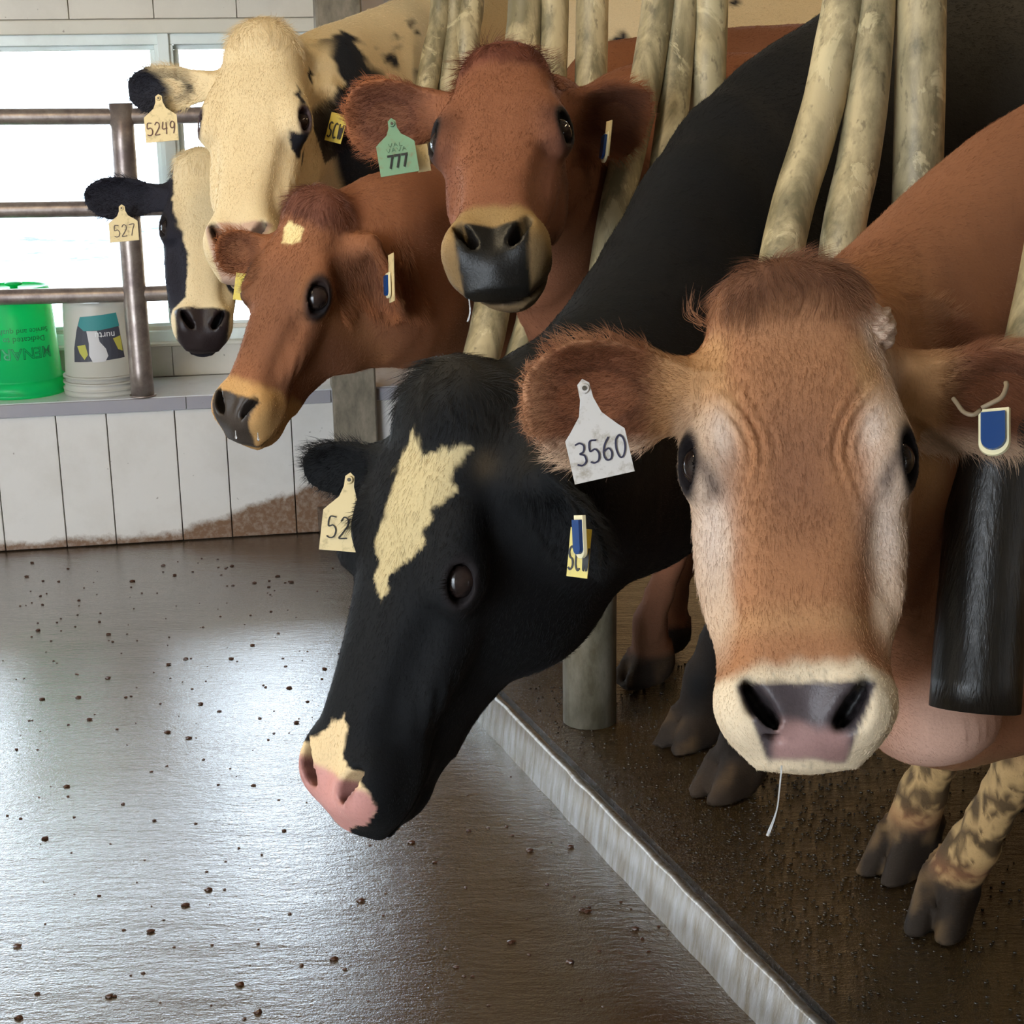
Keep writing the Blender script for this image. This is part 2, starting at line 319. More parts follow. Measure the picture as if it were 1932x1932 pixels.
# ---------------------------------------------------------------- buckets upside down on the ledge
def bucket(name, label, x, y, rtop, rbot, h, mat, rings):
    e = empty(name, (x, y, .392), label, 'bucket')
    r = lambda z: rbot+(rtop-rbot)*z/h
    prof = [(rbot+.004, .0), (rbot+.006, .012), (rbot+.002, .014)]
    for z0 in rings: prof += [(r(z0), z0-.004), (r(z0)+.008, z0-.002), (r(z0)+.008, z0+.003), (r(z0), z0+.005)]
    prof += [(r(h-.01), h-.012), (r(h)-.002, h-.004), (r(h)-.005, h), (r(h)-.010, h-.001), (r(h)-.014, h-.006)]
    prof = sorted(prof[:3], key=lambda p: p[1])+prof[3:]
    b = obj('body', lathe_mesh('body', [(rbot-.003, 0)]+prof+[(0.001, h-.006)], 64, False), mat, e); b.matrix_world = Matrix.Translation((0, 0, 0)); b.location = (0, 0, 0); b.matrix_parent_inverse = Matrix()
    return e, r
gm = NT('green_plastic'); gm.set('Base Color', (*lin('#0cc276'), 1)); gm.set('Roughness', .38); gm.set('Subsurface Weight', .0)
gt = gm.n('ShaderNodeBsdfTranslucent'); gt.inputs[0].default_value = (*lin('#18e08c'), 1); gx = gm.n('ShaderNodeMixShader'); gx.inputs[0].default_value = .5; gm.l(gm.b.outputs[0], gx.inputs[1]); gm.l(gt.outputs[0], gx.inputs[2]); gm.l(gx.outputs[0], gm.out.inputs[0])
wm_ = NT('white_plastic'); wm_.set('Base Color', (*lin('#c9c5bb'), 1)); wm_.set('Roughness', .4)
gt = wm_.n('ShaderNodeBsdfTranslucent'); gt.inputs[0].default_value = (*lin('#d9d6cc'), 1); gx = wm_.n('ShaderNodeMixShader'); gx.inputs[0].default_value = .25; wm_.l(wm_.b.outputs[0], gx.inputs[1]); wm_.l(gt.outputs[0], gx.inputs[2]); wm_.l(gx.outputs[0], wm_.out.inputs[0])
gb, gr = bucket('plastic_bucket', 'green plastic bucket standing upside down on the ledge by the window', -1.597, 5.118, .119, .139, .345, gm.m, (.052,))
wb2, wr = bucket('plastic_bucket', 'white plastic bucket with a dark picture label, upside down beside the green one', -1.322, 5.110, .108, .120, .300, wm_.m, (.060, .040, .020))
k_ = obj('handle_knob', lathe_mesh('handle_knob', [(.001, 0), (.012, .0), (.012, .006), (.026, .010), (.028, .016), (.020, .020), (.001, .021)], 32, False), gm.m); k_.parent = gb; k_.location = (0.01, 0, .338)
def on_bucket(me, e, rf_, ang, zc, name, mat, flip=True, lift=.0012):
    def fn(v):
        s = -1 if flip else 1; x, y = v[:, 0]*s, v[:, 1]*s; z = zc+y; R = np.array([rf_(q) for q in z])+lift+v[:, 2]
        a = ang+x/rf_(zc); return np.stack([R*np.cos(a), R*np.sin(a), z], 1)
    map_mesh(me, fn); o = bpy.data.objects.new(name, me); COL.objects.link(o); me.materials.append(mat); o.parent = e; return o
A0 = math.radians(-90+14)
M_INK = plain('green_ink', '#0a6e45', .5)
on_bucket(text_mesh('MENARDS', .050, narrow=1.0, off=.0008), gb, gr, A0+.10, .145, 'lettering', M_INK)['label'] = 'dark green outlined name, upside down'
on_bucket(text_mesh('MENARDS', .050, depth=.0009, off=-.0008), gb, gr, A0+.10, .145, 'lettering', gm.m)
on_bucket(text_mesh('Dedicated to', .026), gb, gr, A0+.28, .188, 'lettering', M_INK); on_bucket(text_mesh('Service and quality', .024), gb, gr, A0+.24, .214, 'lettering', M_INK)
def flat_poly(pts, dz=0., n=6):
    bm = bmesh.new(); f = bm.faces.new([bm.verts.new((x, y, dz)) for x, y in pts]); bmesh.ops.triangulate(bm, faces=[f]); bmesh.ops.subdivide_edges(bm, edges=bm.edges[:], cuts=n, use_grid_fill=True)
    bmesh.ops.triangulate(bm, faces=bm.faces[:]); me = bpy.data.meshes.new('p'); bm.to_mesh(me); bm.free(); return me
def lab(name, pts, mat, dz): return on_bucket(flat_poly(pts, dz), wb2, wr, A0+.02, .165, name, mat, False)
sy = lambda P: [((px-.180*0-192)/24.2*.0425*1.0, (640-py)*.00178) for px, py in P]
lab('label_print', sy([(139, 669), (140, 645), (148, 612), (157, 588), (225, 583), (234, 664)]), plain('label_dark', '#3c3c46'), .0)
lab('label_print', sy([(157, 588), (225, 583), (229, 607), (190, 612), (163, 613), (152, 604)]), plain('label_teal', '#2f7f80'), .0004)
lab('label_print', sy([(168, 613), (187, 613), (190, 632), (200, 645), (203, 658), (197, 668), (176, 669), (170, 656), (171, 635)]), plain('label_bottle', '#c3c0c0'), .0008)
lab('label_print', sy([(148, 640), (164, 637), (168, 655), (161, 664), (152, 652)]), plain('label_yellow', '#a9a545'), .0008)
lab('label_print', sy([(214, 628), (229, 624), (231, 652), (222, 648)]), plain('label_yellow2', '#b4ab4a'), .0008)
on_bucket(text_mesh('nurtu', .030, narrow=.95), wb2, wr, A0+.02+.13, .199, 'lettering', plain('label_white', '#d8d8d8'), True, .0022)

# ---------------------------------------------------------------- stall dividers of bent pipe along the fence line
def divider(label, paths, rads, sleeve=None, base=None, mats=None):
    e = empty('stall_divider', tuple(paths[-1][0][:2])+(2.2,), label, 'divider', None)
    for i, (p, r) in enumerate(zip(paths, rads)): obj('pipe', tube_mesh('pipe', spline(p, 24), r, 24), M_PIPE, e)
    return e
up_ = lambda p, z, dx=0, dy=0: [(p[0]+dx, p[1]+dy, z)]
d1 = divider('three worn cream pipes fanning down between the black cow and the fawn cow', [
    [(.520, 2.48, 2.3), (.508, 2.44, 1.60), (.473, 2.388, 1.366), (.443, 2.349, 1.263), (.407, 2.303, 1.169), (.378, 2.250, 1.05), (.362, 2.22, .80)],
    [(.556, 2.48, 2.3), (.543, 2.44, 1.60), (.527, 2.385, 1.358), (.507, 2.341, 1.233), (.474, 2.285, 1.103), (.455, 2.26, .80)],
    [(.606, 2.46, 2.3), (.604, 2.43, 1.6), (.604, 2.392, 1.304), (.603, 2.371, 1.076), (.60, 2.36, .8)]], (.031, .031, .0365))
d2 = divider('three cream pipes rising behind the ear of the red cow with the green tag', [
    [(.295, 3.04, 2.3), (.286, 3.01, 1.6), (.259, 2.96, 1.375), (.227, 2.907, 1.256), (.192, 2.86, 1.123), (.168, 2.84, .98), (.150, 2.83, .80)],
    [(.330, 3.04, 2.3), (.326, 3.02, 1.6), (.307, 2.963, 1.346), (.284, 2.91, 1.191), (.255, 2.89, 1.0), (.24, 2.88, .80)],
    [(.374, 3.04, 2.3), (.372, 3.01, 1.52), (.367, 2.983, 1.345), (.366, 2.98, .9)]], (.030, .029, .033))
d3 = divider('cream pipes and upright post behind the head of the red cow with the green tag', [
    [(.052, 3.52, 2.3), (.049, 3.485, 1.6), (.036, 3.434, 1.404), (.004, 3.332, 1.141), (-.038, 3.23, .883), (-.083, 3.146, .724), (-.10, 3.12, .60)],
    [(.108, 3.52, 2.3), (.105, 3.485, 1.6), (.092, 3.405, 1.297), (.055, 3.271, .919), (.014, 3.212, .776), (-.01, 3.19, .62)],
    [(.190, 3.52, 2.3), (.185, 3.484, 1.551), (.174, 3.40, 1.2), (.166, 3.26, .72), (.163, 3.235, .35), (.162, 3.229, .005)]], (.038, .032, .034))
sl = obj('sleeve', tube_mesh('sleeve', [(.162, 3.229, .0), (.163, 3.233, .30), (.165, 3.255, .66)], .058, 32), M_GSLEEVE, d3); sl['label'] = 'thick grey sleeve standing on the floor'
d4 = divider('three cream pipes at the neck of the spotted cow', [
    [(-.148, 4.17, 2.3), (-.151, 4.149, 1.6), (-.180, 4.087, 1.405), (-.201, 4.05, 1.304), (-.25, 3.95, 1.0)],
    [(-.112, 4.17, 2.3), (-.118, 4.149, 1.6), (-.135, 4.091, 1.379), (-.16, 4.02, 1.1), (-.19, 3.97, .9)],
    [(-.076, 4.17, 2.3), (-.079, 4.149, 1.6), (-.096, 4.108, 1.404), (-.10, 4.1, .8)]], (.028, .028, .033))
d0 = divider('pipe with a thick black sleeve hanging before the fawn cow', [
    [(.72, 1.92, 2.3), (.672, 1.89, 1.50), (.632, 1.839, 1.255), (.611, 1.808, 1.139), (.583, 1.777, 1.024), (.552, 1.745, .90)],
    [(.74, 1.95, 2.3), (.73, 1.92, 1.5), (.715, 1.88, 1.2), (.70, 1.86, .7)]], (.030, .030))
sl = obj('sleeve', tube_mesh('sleeve', spline([(.568, 1.765, 1.00), (.548, 1.745, .908), (.532, 1.71, .78), (.520, 1.676, .655)], 12), .0505, 40), M_SLEEVE, d0); sl['label'] = 'thick black wet sleeve with an open lower end'
hb = tag(obj('top_beam', tube_mesh('top_beam', [(1.05, .9, 2.3), (.86, 1.45, 2.3), (.60, 2.46, 2.3), (.372, 3.02, 2.3), (.150, 3.52, 2.3), (-.10, 4.17, 2.3), (-.40, 4.9, 2.3)], .045, 20), M_PIPE), 'steel beam above the frame that carries the stall dividers', 'beam')
# housings of the assumed barn lamps, added out of view
for (x, y) in ((-1.2, 2.2), (1.9, 3.2), (3.0, 6.6), (1.5, 7.7)):
    l = empty('assumed_ceiling_light', (x, y, 2.72), {-1.2: 'assumed tube lamp over the alley', 1.9: 'assumed tube lamp over the stalls', 3.0: 'assumed tube lamp by the cream wall behind the stalls', 1.5: 'assumed wide pale lamp far behind the cows'}[x], 'light', 'assumed lamps under the ceiling'); box('housing', (x, y, 2.73), (.16, 1.25, .04), M_FRAME, l, None, .004)


# ---------------------------------------------------------------- animals: implicit surface on a stretched grid
def axis(lo, hi, fine, hc):
    """coordinates along one axis; fine = list of (a, b, step)"""
    x = lo; out = [x]
    while x < hi:
        st = hc
        for a, b, h in fine:
            if a <= x < b: st = min(st, h)
            elif x < a: st = min(st, max(h, (a-x)*.35+h))
            else: st = min(st, h+(x-b)*.35)
        x += st; out.append(x)
    return np.array(out, np.float32)
BG = .06
class Field:
    def __init__(s, xs, ys, zs):
        s.ax = (xs, ys, zs); s.F = np.full((len(xs), len(ys), len(zs)), BG, np.float32)
    def block(s, lo, hi):
        sl = []
        for a, l, h in zip(s.ax, lo, hi):
            i = max(int(np.searchsorted(a, l))-1, 0); j = min(int(np.searchsorted(a, h))+1, len(a)); sl.append(slice(i, j))
        g = np.meshgrid(*[a[q] for a, q in zip(s.ax, sl)], indexing='ij'); return tuple(sl), g
    def put(s, fn, lo, hi, k=.02, mode='u'):
        sl, g = s.block(lo, hi)
        if min(g[0].shape) == 0: return
        d = np.minimum(fn(*g), BG).astype(np.float32); F = s.F[sl]
        if mode == 'u':
            h = np.maximum(k-np.abs(F-d), 0)/k; s.F[sl] = np.minimum(F, d)-h*h*k*.25
        elif mode == 's':
            d = -d; h = np.maximum(k-np.abs(F-d), 0)/k; s.F[sl] = np.maximum(F, d)+h*h*k*.25
        elif mode == 'add': s.F[sl] = F+fn(*g).astype(np.float32)
    def mesh(s):
        F = np.clip(s.F, -BG, BG); F[0] = BG; F[-1] = BG; F[:, 0] = BG; F[:, -1] = BG; F[:, :, 0] = BG; F[:, :, -1] = BG
        g = vdb.FloatGrid(BG); g.copyFromArray(np.ascontiguousarray(F))
        p, t, q = g.convertToPolygons(isovalue=0.0)
        p = np.stack([np.interp(p[:, i], np.arange(len(a)), a) for i, a in enumerate(s.ax)], -1)
        a, b, c = p[q[:, 0]], p[q[:, 1]], p[q[:, 2]]; vol = (np.cross(b-a, c-a)*(a-p.mean(0))).sum()
        return p, (q if vol > 0 else q[:, ::-1])
def tubes(F, st, k=.03, up=(0, 0, 1), sub=3):
    """st: list of (centre, a(up half), b(side half)); elliptical tube segments"""
    if sub > 1 and len(st) > 2:
        Q = spline([tuple(c)+(a, b) for c, a, b in st], (len(st)-1)*sub+1); st = [(q[:3], q[3], q[4]) for q in Q]
    for (c0, a0, b0), (c1, a1, b1) in zip(st[:-1], st[1:]):
        c0 = np.array(c0, float); c1 = np.array(c1, float); d = c1-c0; L = np.linalg.norm(d); t = d/L
        u = np.array(up, float); u = u-t*(u@t); u = nrm(u) if np.linalg.norm(u) > 1e-3 else nrm(np.cross(t, (1, 0, 0)))
        s = np.cross(t, u); m = max(a0, b0, a1, b1)+BG
        def fn(X, Y, Z):
            x, y, z = X-c0[0], Y-c0[1], Z-c0[2]
            T = np.clip((x*t[0]+y*t[1]+z*t[2])/L, 0, 1)
            px, py, pz = x-T*d[0], y-T*d[1], z-T*d[2]
            A = a0+(a1-a0)*T; B = b0+(b1-b0)*T
            qu = (px*u[0]+py*u[1]+pz*u[2])/A; qs = (px*s[0]+py*s[1]+pz*s[2])/B; qt = (px*t[0]+py*t[1]+pz*t[2])/np.minimum(A, B)
            q = np.sqrt(qu*qu+qs*qs+qt*qt)+1e-6
            return (q-1)*np.minimum(A, B)
        F.put(fn, np.minimum(c0, c1)-m, np.maximum(c0, c1)+m, k)
def ell(F, c, r, R=None, k=.02, mode='u'):
    """ellipsoid; R columns = its axes"""
    c = np.array(c, float); r = np.array(r, float); R = np.eye(3) if R is None else np.asarray(R)
    m = r.max()+BG
    def fn(X, Y, Z):
        x, y, z = X-c[0], Y-c[1], Z-c[2]; q = 0
        for i in range(3): q = q+((x*R[0, i]+y*R[1, i]+z*R[2, i])/r[i])**2
        q = np.sqrt(q)+1e-6; return (q-1)*r.min() if r.max()/r.min() < 3 else (q-1)*r.min()*1.3
    F.put(fn, c-m, c+m, k, mode)
# head profile: y (poll -> muzzle), half width at top, half width at bottom, dorsal z, ventral z
HP = np.array([(-.045, .030, .030, -.060, -.13), (-.03, .056, .050, -.030, -.18), (-.005, .072, .060, -.008, -.21), (.03, .086, .063, .005, -.228), (.08, .097, .066, .012, -.243),
    (.14, .101, .068, .010, -.25), (.19, .098, .067, .002, -.242), (.24, .084, .060, -.006, -.218), (.30, .068, .052, -.010, -.186),
    (.36, .058, .045, -.011, -.16), (.405, .060, .046, -.013, -.150), (.435, .065, .047, -.022, -.146), (.465, .065, .044, -.040, -.143), (.495, .058, .036, -.064, -.136), (.52, .044, .026, -.088, -.124)])
NOS = [(.027, .478, -.060), (.032, .472, -.055), (.038, .462, -.048), (.044, .451, -.044), (.049, .441, -.042)]
def smooth_tab(T, n=120):
    y = np.linspace(T[0, 0], T[-1, 0], n); out = [y]
    for c in range(1, T.shape[1]):
        v = np.interp(y, T[:, 0], T[:, c]); ker = np.hanning(13); ker /= ker.sum()
        v = np.convolve(np.pad(v, 6, 'edge'), ker, 'valid'); out.append(v)
    return np.array(out)
class Head:
    """frame: +x cow's right, +y down the face to the muzzle, +z dorsal"""
    def __init__(s, T, y, z, sc=1., **k):
        y = nrm(y); z = np.array(z, float); z = nrm(z-y*(z@y)); x = np.cross(y, z)
        s.R = np.stack([x, y, z], 1); s.T = np.array(T, float); s.sc = sc; s.k = dict(w=1., dish=0., poll=0., mw=1., ck=0., jaw=0., dp=1., ey=1.); s.k.update(k)
    def w(s, p): return s.R @ (np.array(p, float)*s.sc)+s.T
    def d(s, v): return s.R @ np.array(v, float)
    def local(s, P): return ((P-s.T) @ s.R)/s.sc
    def build(s, F):
        tab = smooth_tab(HP); Y = tab[0]; K = s.k
        wid = K['w']
        cs = np.array([s.w((x, y, z)) for x in (-.12, .12) for y in (-.09, .55) for z in (-.27, .04)])
        def loc(X, Yw, Z):
            x, y, z = X-s.T[0], Yw-s.T[1], Z-s.T[2]; R = s.R; i = 1/s.sc
            return [(x*R[0, j]+y*R[1, j]+z*R[2, j])*i for j in range(3)]
        def fn(X, Yw, Z):
            x, y, z = loc(X, Yw, Z)
            if K['jaw']: x = x+K['jaw']*np.clip((y-.25)/.15, 0, 1)*np.clip((-.10-z)/.03, 0, 1)
            yc = np.clip(y, Y[0], Y[-1]); f = (yc-Y[0])/(Y[-1]-Y[0])*(len(Y)-1); i = np.minimum(f.astype(np.int32), len(Y)-2); f = f-i
            g = lambda c: tab[c][i]*(1-f)+tab[c][i+1]*f
            wt, wb, zt, zb = g(1)*wid, g(2)*wid, g(3), g(4)
            zb = zb*(1+(K['dp']-1)*np.clip((.47-yc)/.06, .35, 1)*np.clip((yc+.02)/.1, 0, 1))
            mz = np.exp(-((yc-.455)/.05)**2); wt = wt*(1+(K['mw']-1)*mz); wb = wb*(1+(K['mw']-1)*mz)
            zt = zt - K['dish']*np.exp(-((yc-.27)/.07)**2)
            t = np.clip((z-zb)/(zt-zb), 0, 1); t2 = t*t*(3-2*t)
            w = wb+(wt-wb)*t2; zm = (zt+zb)/2; h = (zt-zb)/2
            n = 2.1+1.1*t
            q = ((np.abs(x)/w)**n+(np.abs(z-zm)/h)**n)**(1/n)
            d = (q-1)*np.minimum(w, h)*.85; dy = np.abs(y-yc)
            return np.where(dy > 0, np.sqrt(np.maximum(d, 0)**2+dy*dy)+np.minimum(d, 0)*0, d)*s.sc
        F.put(fn, cs.min(0)-.05, cs.max(0)+.05, .02)
        S = s.sc
        def E(c, r, k=.02, mode='u', ax=None):
            R = s.R if ax is None else s.R @ ax
            ell(F, s.w(c), np.array(r)*S, R, k*S, mode)
        E((0, -.002, -.025), (.058*wid, .035+.012*K['poll'], .03+.012*K['poll']), .04)                           # poll
        E((0, .485, -.085), (.040*K['mw'], .034, .046), .03)                                    # upper lip
        E((-K['jaw'], .458, -.130*(.5+.5*K['dp'])), (.036, .047, .028), .02)                                            # chin
        for g in (-1, 1):
            E((g*.076*wid, .160, -.026), (.022, .040, .020), .025)                              # brow
            ck = K['ck']; dpp = K['dp']; E((g*(.058*wid+ck*.6), .18, -.155*dpp), (.032, .10, .075*dpp), .03)                                # masseter
            E((g*(.060*wid+ck), .270, -.078), (.024, .095, .028), .03)
            if ck: E((g*(.048+ck), .355, -.088), (.024, .085, .034), .03)
            #                              # facial crest
            E((g*.040*K['mw'], .455, -.062), (.034*K['mw'], .045, .044), .02)                   # nostril wing
            E((g*.040*K['mw'], .440, -.100), (.030*K['mw'], .050, .026), .02)                   # lip pad
            E((g*.083*wid, .192, -.040), (.029+.003*K['ey'], .030+.014*K['ey'], .022+.012*K['ey']), .020)                              # lids
            E((g*.078*wid, .325, -.030), (.013, .05, .014), .03, 's')                           # cheek hollow
    def eye_frame(s, g):
        c = np.array((g*(.086*s.k['w']), .190, -.037)); ax = nrm((g*.80, .12, .58)); ln = nrm(np.array((0, .88, -.30))-ax*np.dot((0, .88, -.30), ax)); hh = np.cross(ax, ln)
        return c, ax, ln, hh
    def cut(s, F):
        S = s.sc
        for g in (-1, 1):
            c, ax, ln, hh = s.eye_frame(g)
            R = s.R @ np.stack([ax, ln, hh], 1)
            ell(F, s.w(c+ax*.0205), np.array((.026, .0280*s.k['ey'], .0175*s.k['ey']))*S, R, .004*S, 's')
            # nostril: comma of small ellipsoids
            m = s.k['mw']
            for (cx, cy, cz), r in zip(NOS, (.0068, .0095, .0105, .0088, .006)):
                ell(F, s.w((g*cx*m, cy, cz+.012)), np.array((r, r*1.1, .036))*S, s.R, .006*S, 's')
    def mouth(s, F, amt=.006, opening=0.):
        a = s.w((0, .46, -.11)); S = s.sc
        def fn(X, Yw, Z):
            x, y, z = X-s.T[0], Yw-s.T[1], Z-s.T[2]; R = s.R
            x, y, z = [(x*R[0, j]+y*R[1, j]+z*R[2, j])/S for j in range(3)]
            zm = -.113-.25*np.maximum(.47-y, 0)**1.3
            return amt*S*np.exp(-((z-zm)/.0045)**2)/(1+np.exp(-(y-.375)/.008))+.0022*S*np.cos(6.283*(z+.11+.45*(y-.36))/.022)*np.exp(-((y-.335)/.035)**2-((z+.085)/.03)**2)
        F.put(fn, a-.16, a+.16, mode='add')
def ear_fn(F, base, tip, normal, W, th=.006, cup=10., k=.02, root=None):
    base = np.array(base, float); tip = np.array(tip, float); L = np.linalg.norm(tip-base); s = (tip-base)/L
    n = np.array(normal, float); n = nrm(n-s*(n@s)); t = np.cross(n, s)
    fx = np.array([-.3, -.1, 0, .12, .3, .5, .7, .85, .95, 1.0, 1.1]); fy = np.array([.30, .34, .42, .60, .84, .97, .98, .80, .52, .2, .0])
    def fn(X, Y, Z):
        x, y, z = X-base[0], Y-base[1], Z-base[2]
        S = (x*s[0]+y*s[1]+z*s[2])/L; T = x*t[0]+y*t[1]+z*t[2]; N = x*n[0]+y*n[1]+z*n[2]
        w = W*np.interp(S, fx, fy)+1e-3
        c = cup*(1+1.5*np.clip(.45-S, 0, 1))*T*T-.010*np.sin(np.clip(S, 0, 1)*3.14)
        d1 = (np.abs(N-c)-th-.006*np.clip(.5-S, 0, .5))*.8; d2 = (np.abs(T)-w)*.8; d3 = np.maximum(S-1, -.1-S)*L
        return np.maximum(np.maximum(d1, d2), d3)+.002
    c = (base+tip)/2; m = L/2+W*.3+.03
    m = np.abs(tip-base)/2+W+.04
    F.put(fn, c-m, c+m, k)
    if root is not None: tubes(F, [(root, .034, .034), (base+s*L*.05-n*.004, W*.42, W*.30)], .025, up=t)
    return dict(base=base, L=L, s=s, n=n, t=t, W=W)
def hoof(F, p, fwd, size=1., grid=None):
    """cloven hoof standing at p, pointing along fwd (horizontal)"""
    f = nrm((fwd[0], fwd[1], 0)); r = np.cross(f, (0, 0, 1)); p = np.array(p, float)
    R = np.stack([f, r, np.array((0, 0, 1.))], 1)
    for g in (-1, 1):
        c = p+r*g*.026*size+f*.03*size
        def fn(X, Y, Z, c=c, g=g):
            x, y, z = X-c[0], Y-c[1], Z-c[2]; a = x*f[0]+y*f[1]; b = x*r[0]+y*r[1]
            h = z/(.075*size); aa = (a+.035*h*size)/(.062*size*(1-.25*np.clip(h, 0, 1))); bb = (b+g*.006*h)/(.0235*size)
            q = (np.abs(aa)**2.6+np.abs(bb)**2.4)**(1/2.5)
            return np.maximum((q-1)*.0235*size, np.maximum(-z, (z-.08*size+.3*a)))
        F.put(fn, c-.1*size-.05, c+.12*size+.05, .004)
    ell(F, p+f*-.035*size+np.array((0, 0, .045*size)), np.array((.045, .045, .042))*size, R, .02)
    for g in (-1, 1): ell(F, p-f*.062*size+r*g*.028*size+np.array((0, 0, .075*size)), np.array((.016, .014, .02))*size, R, .008)
    return f
def foreleg(F, top, knee, fet, foot, fwd, size=1., k=.03):
    tubes(F, [(top, .075*size, .06*size), (knee, .045*size, .042*size)], k, up=(0, 1, 0))
    tubes(F, [(knee, .046*size, .044*size), (np.array(knee)*.8+np.array(fet)*.2, .034*size, .032*size), (fet, .034*size, .032*size)], .02, up=(0, 1, 0))
    tubes(F, [(fet, .040*size, .042*size), (np.array(foot)+np.array((0, 0, .055*size))-nrm((fwd[0], fwd[1], 0))*.015, .042*size, .046*size)], .02, up=(0, 1, 0))
    hoof(F, foot, fwd, size)
# ---------------------------------------------------------------- coat painting helpers (pattern only)
def nz(P, f, seed=0):
    r = np.random.default_rng(seed); o = np.zeros(len(P)); 
    for i in range(6):
        k = r.normal(size=3); k /= np.linalg.norm(k); o += np.sin(P @ (k*f*r.uniform(.6, 1.7))+r.uniform(0, 6.28))
    return o/2.5
def sm(a, b, x): t = np.clip((x-a)/(b-a), 0, 1); return t*t*(3-2*t)
def gau(h, c, r): return np.exp(-(((h-np.array(c))/np.array(r))**2).sum(-1))
def poly_d(P2, poly):
    """signed distance to polygon, + inside"""
    poly = np.array(poly, float); n = len(poly); best = np.full(len(P2), 1e9); ins = np.zeros(len(P2), bool)
    for i in range(n):
        a, b = poly[i], poly[(i+1) % n]; e = b-a; w = P2-a
        t = np.clip((w @ e)/max(e @ e, 1e-12), 0, 1); d = np.linalg.norm(w-t[:, None]*e, axis=1); best = np.minimum(best, d)
        c = ((a[1] > P2[:, 1]) != (b[1] > P2[:, 1])) & (P2[:, 0] < (b[0]-a[0])*(P2[:, 1]-a[1])/((b[1]-a[1]) if b[1] != a[1] else 1e-12)+a[0])
        ins ^= c
    return np.where(ins, best, -best)
def eye_q(h, head):
    q = np.full(len(h), 9.)
    for g in (-1, 1):
        c, ax, ln, hh = head.eye_frame(g); v = h-c; q = np.where((v @ ax > -.01) & (np.abs(v).max(1) < .08), np.sqrt(((v @ ln)/(.0275*head.k['ey']))**2+((v @ hh)/(.0175*head.k['ey']))**2), q)
    return q
def chart(h): return np.stack([np.arctan2(h[:, 0], h[:, 2]+.10)*.10, h[:, 1]], -1)   # unrolled head: both axes in metres
def lay(col, m, c): return col*(1-m[:, None])+np.array(lin(c))[None]*m[:, None]

def skin_material():
    t = NT('cow_coat'); a = t.attr('col'); w = t.attr('wet')
    n = t.noise(260, 3, .6); f = t.math('MULTIPLY_ADD', n, .5, .75)
    c = t.mix(1.0, a.outputs['Color'], t.ramp(f, [(0, 0.0), (1, 1.0)]), 'MULTIPLY')
    t.l(a.outputs['Color'], t.b.inputs['Base Color'])
    t.l(c, t.b.inputs['Base Color'])
    t.l(t.math('MULTIPLY_ADD', w.outputs['Fac'], -.42, .82), t.b.inputs['Roughness'])
    t.set('Specular IOR Level', .25)
    t.bump(t.math('ADD', t.noise(300, 3, .6), t.noise(60, 3, .5)), .16, .004)
    return t.m
def hair_material():
    t = NT('cow_hair'); a = t.attr('hcol'); t.l(a.outputs['Color'], t.b.inputs['Base Color'])
    t.set('Roughness', .55); t.set('Specular IOR Level', .25); return t.m
MSKIN = skin_material(); MHAIR = hair_material()
def eye_material():
    t = NT('cow_eye'); t.set('Base Color', (.012, .009, .008, 1)); t.set('Roughness', .05); t.set('Specular IOR Level', .35)
    co = t.n('ShaderNodeTexCoord'); sx = t.n('ShaderNodeSeparateXYZ'); t.l(co.outputs['Generated'], sx.inputs[0])
    t.l(t.ramp(t.noise(40), [(.3, (.008, .006, .006)), (.7, (.035, .022, .018))]), t.b.inputs['Base Color']); return t.m
MEYE = eye_material()

def sample_surface(p, q, n, dens):
    """random points on quads; dens(points)->probability weight"""
    a, b, c, d = [p[q[:, i]] for i in range(4)]
    nr = np.cross(c-a, d-b); ar = np.linalg.norm(nr, axis=1)/2; cen = (a+b+c+d)/4
    w = ar*dens(cen, nr/(2*ar[:, None]+1e-12)); w = w/w.sum()
    i = rng.choice(len(q), n, p=w); u, v = rng.random((2, n, 1))
    P = (a[i]*(1-u)+b[i]*u)*(1-v)+(d[i]*(1-u)+c[i]*u)*v
    return P, nr[i]/np.linalg.norm(nr[i], axis=1)[:, None]
def hair_obj(name, roots, tips, mids, rad, colr, parent, label=None):
    n = len(roots); hc = bpy.data.hair_curves.new(name); hc.add_curves([3]*n)
    pos = np.stack([roots, mids, tips], 1).astype(np.float32)
    hc.position_data.foreach_set('vector', pos.ravel())
    r = np.broadcast_to(np.asarray(rad, np.float32).reshape(-1, 1), (n, 1)); R = np.concatenate([r, r*.8, r*.12], 1).astype(np.float32)
    at = hc.attributes.get('radius') or hc.attributes.new('radius', 'FLOAT', 'POINT'); at.data.foreach_set('value', R.ravel())
    ca = hc.attributes.new('hcol', 'FLOAT_COLOR', 'CURVE'); ca.data.foreach_set('color', np.concatenate([colr, np.ones((n, 1))], 1).astype(np.float32).ravel())
    hc.materials.append(MHAIR); o = bpy.data.objects.new(name, hc); COL.objects.link(o); o.parent = parent; o['kind'] = 'stuff'
    if label: o['label'] = label
    return o

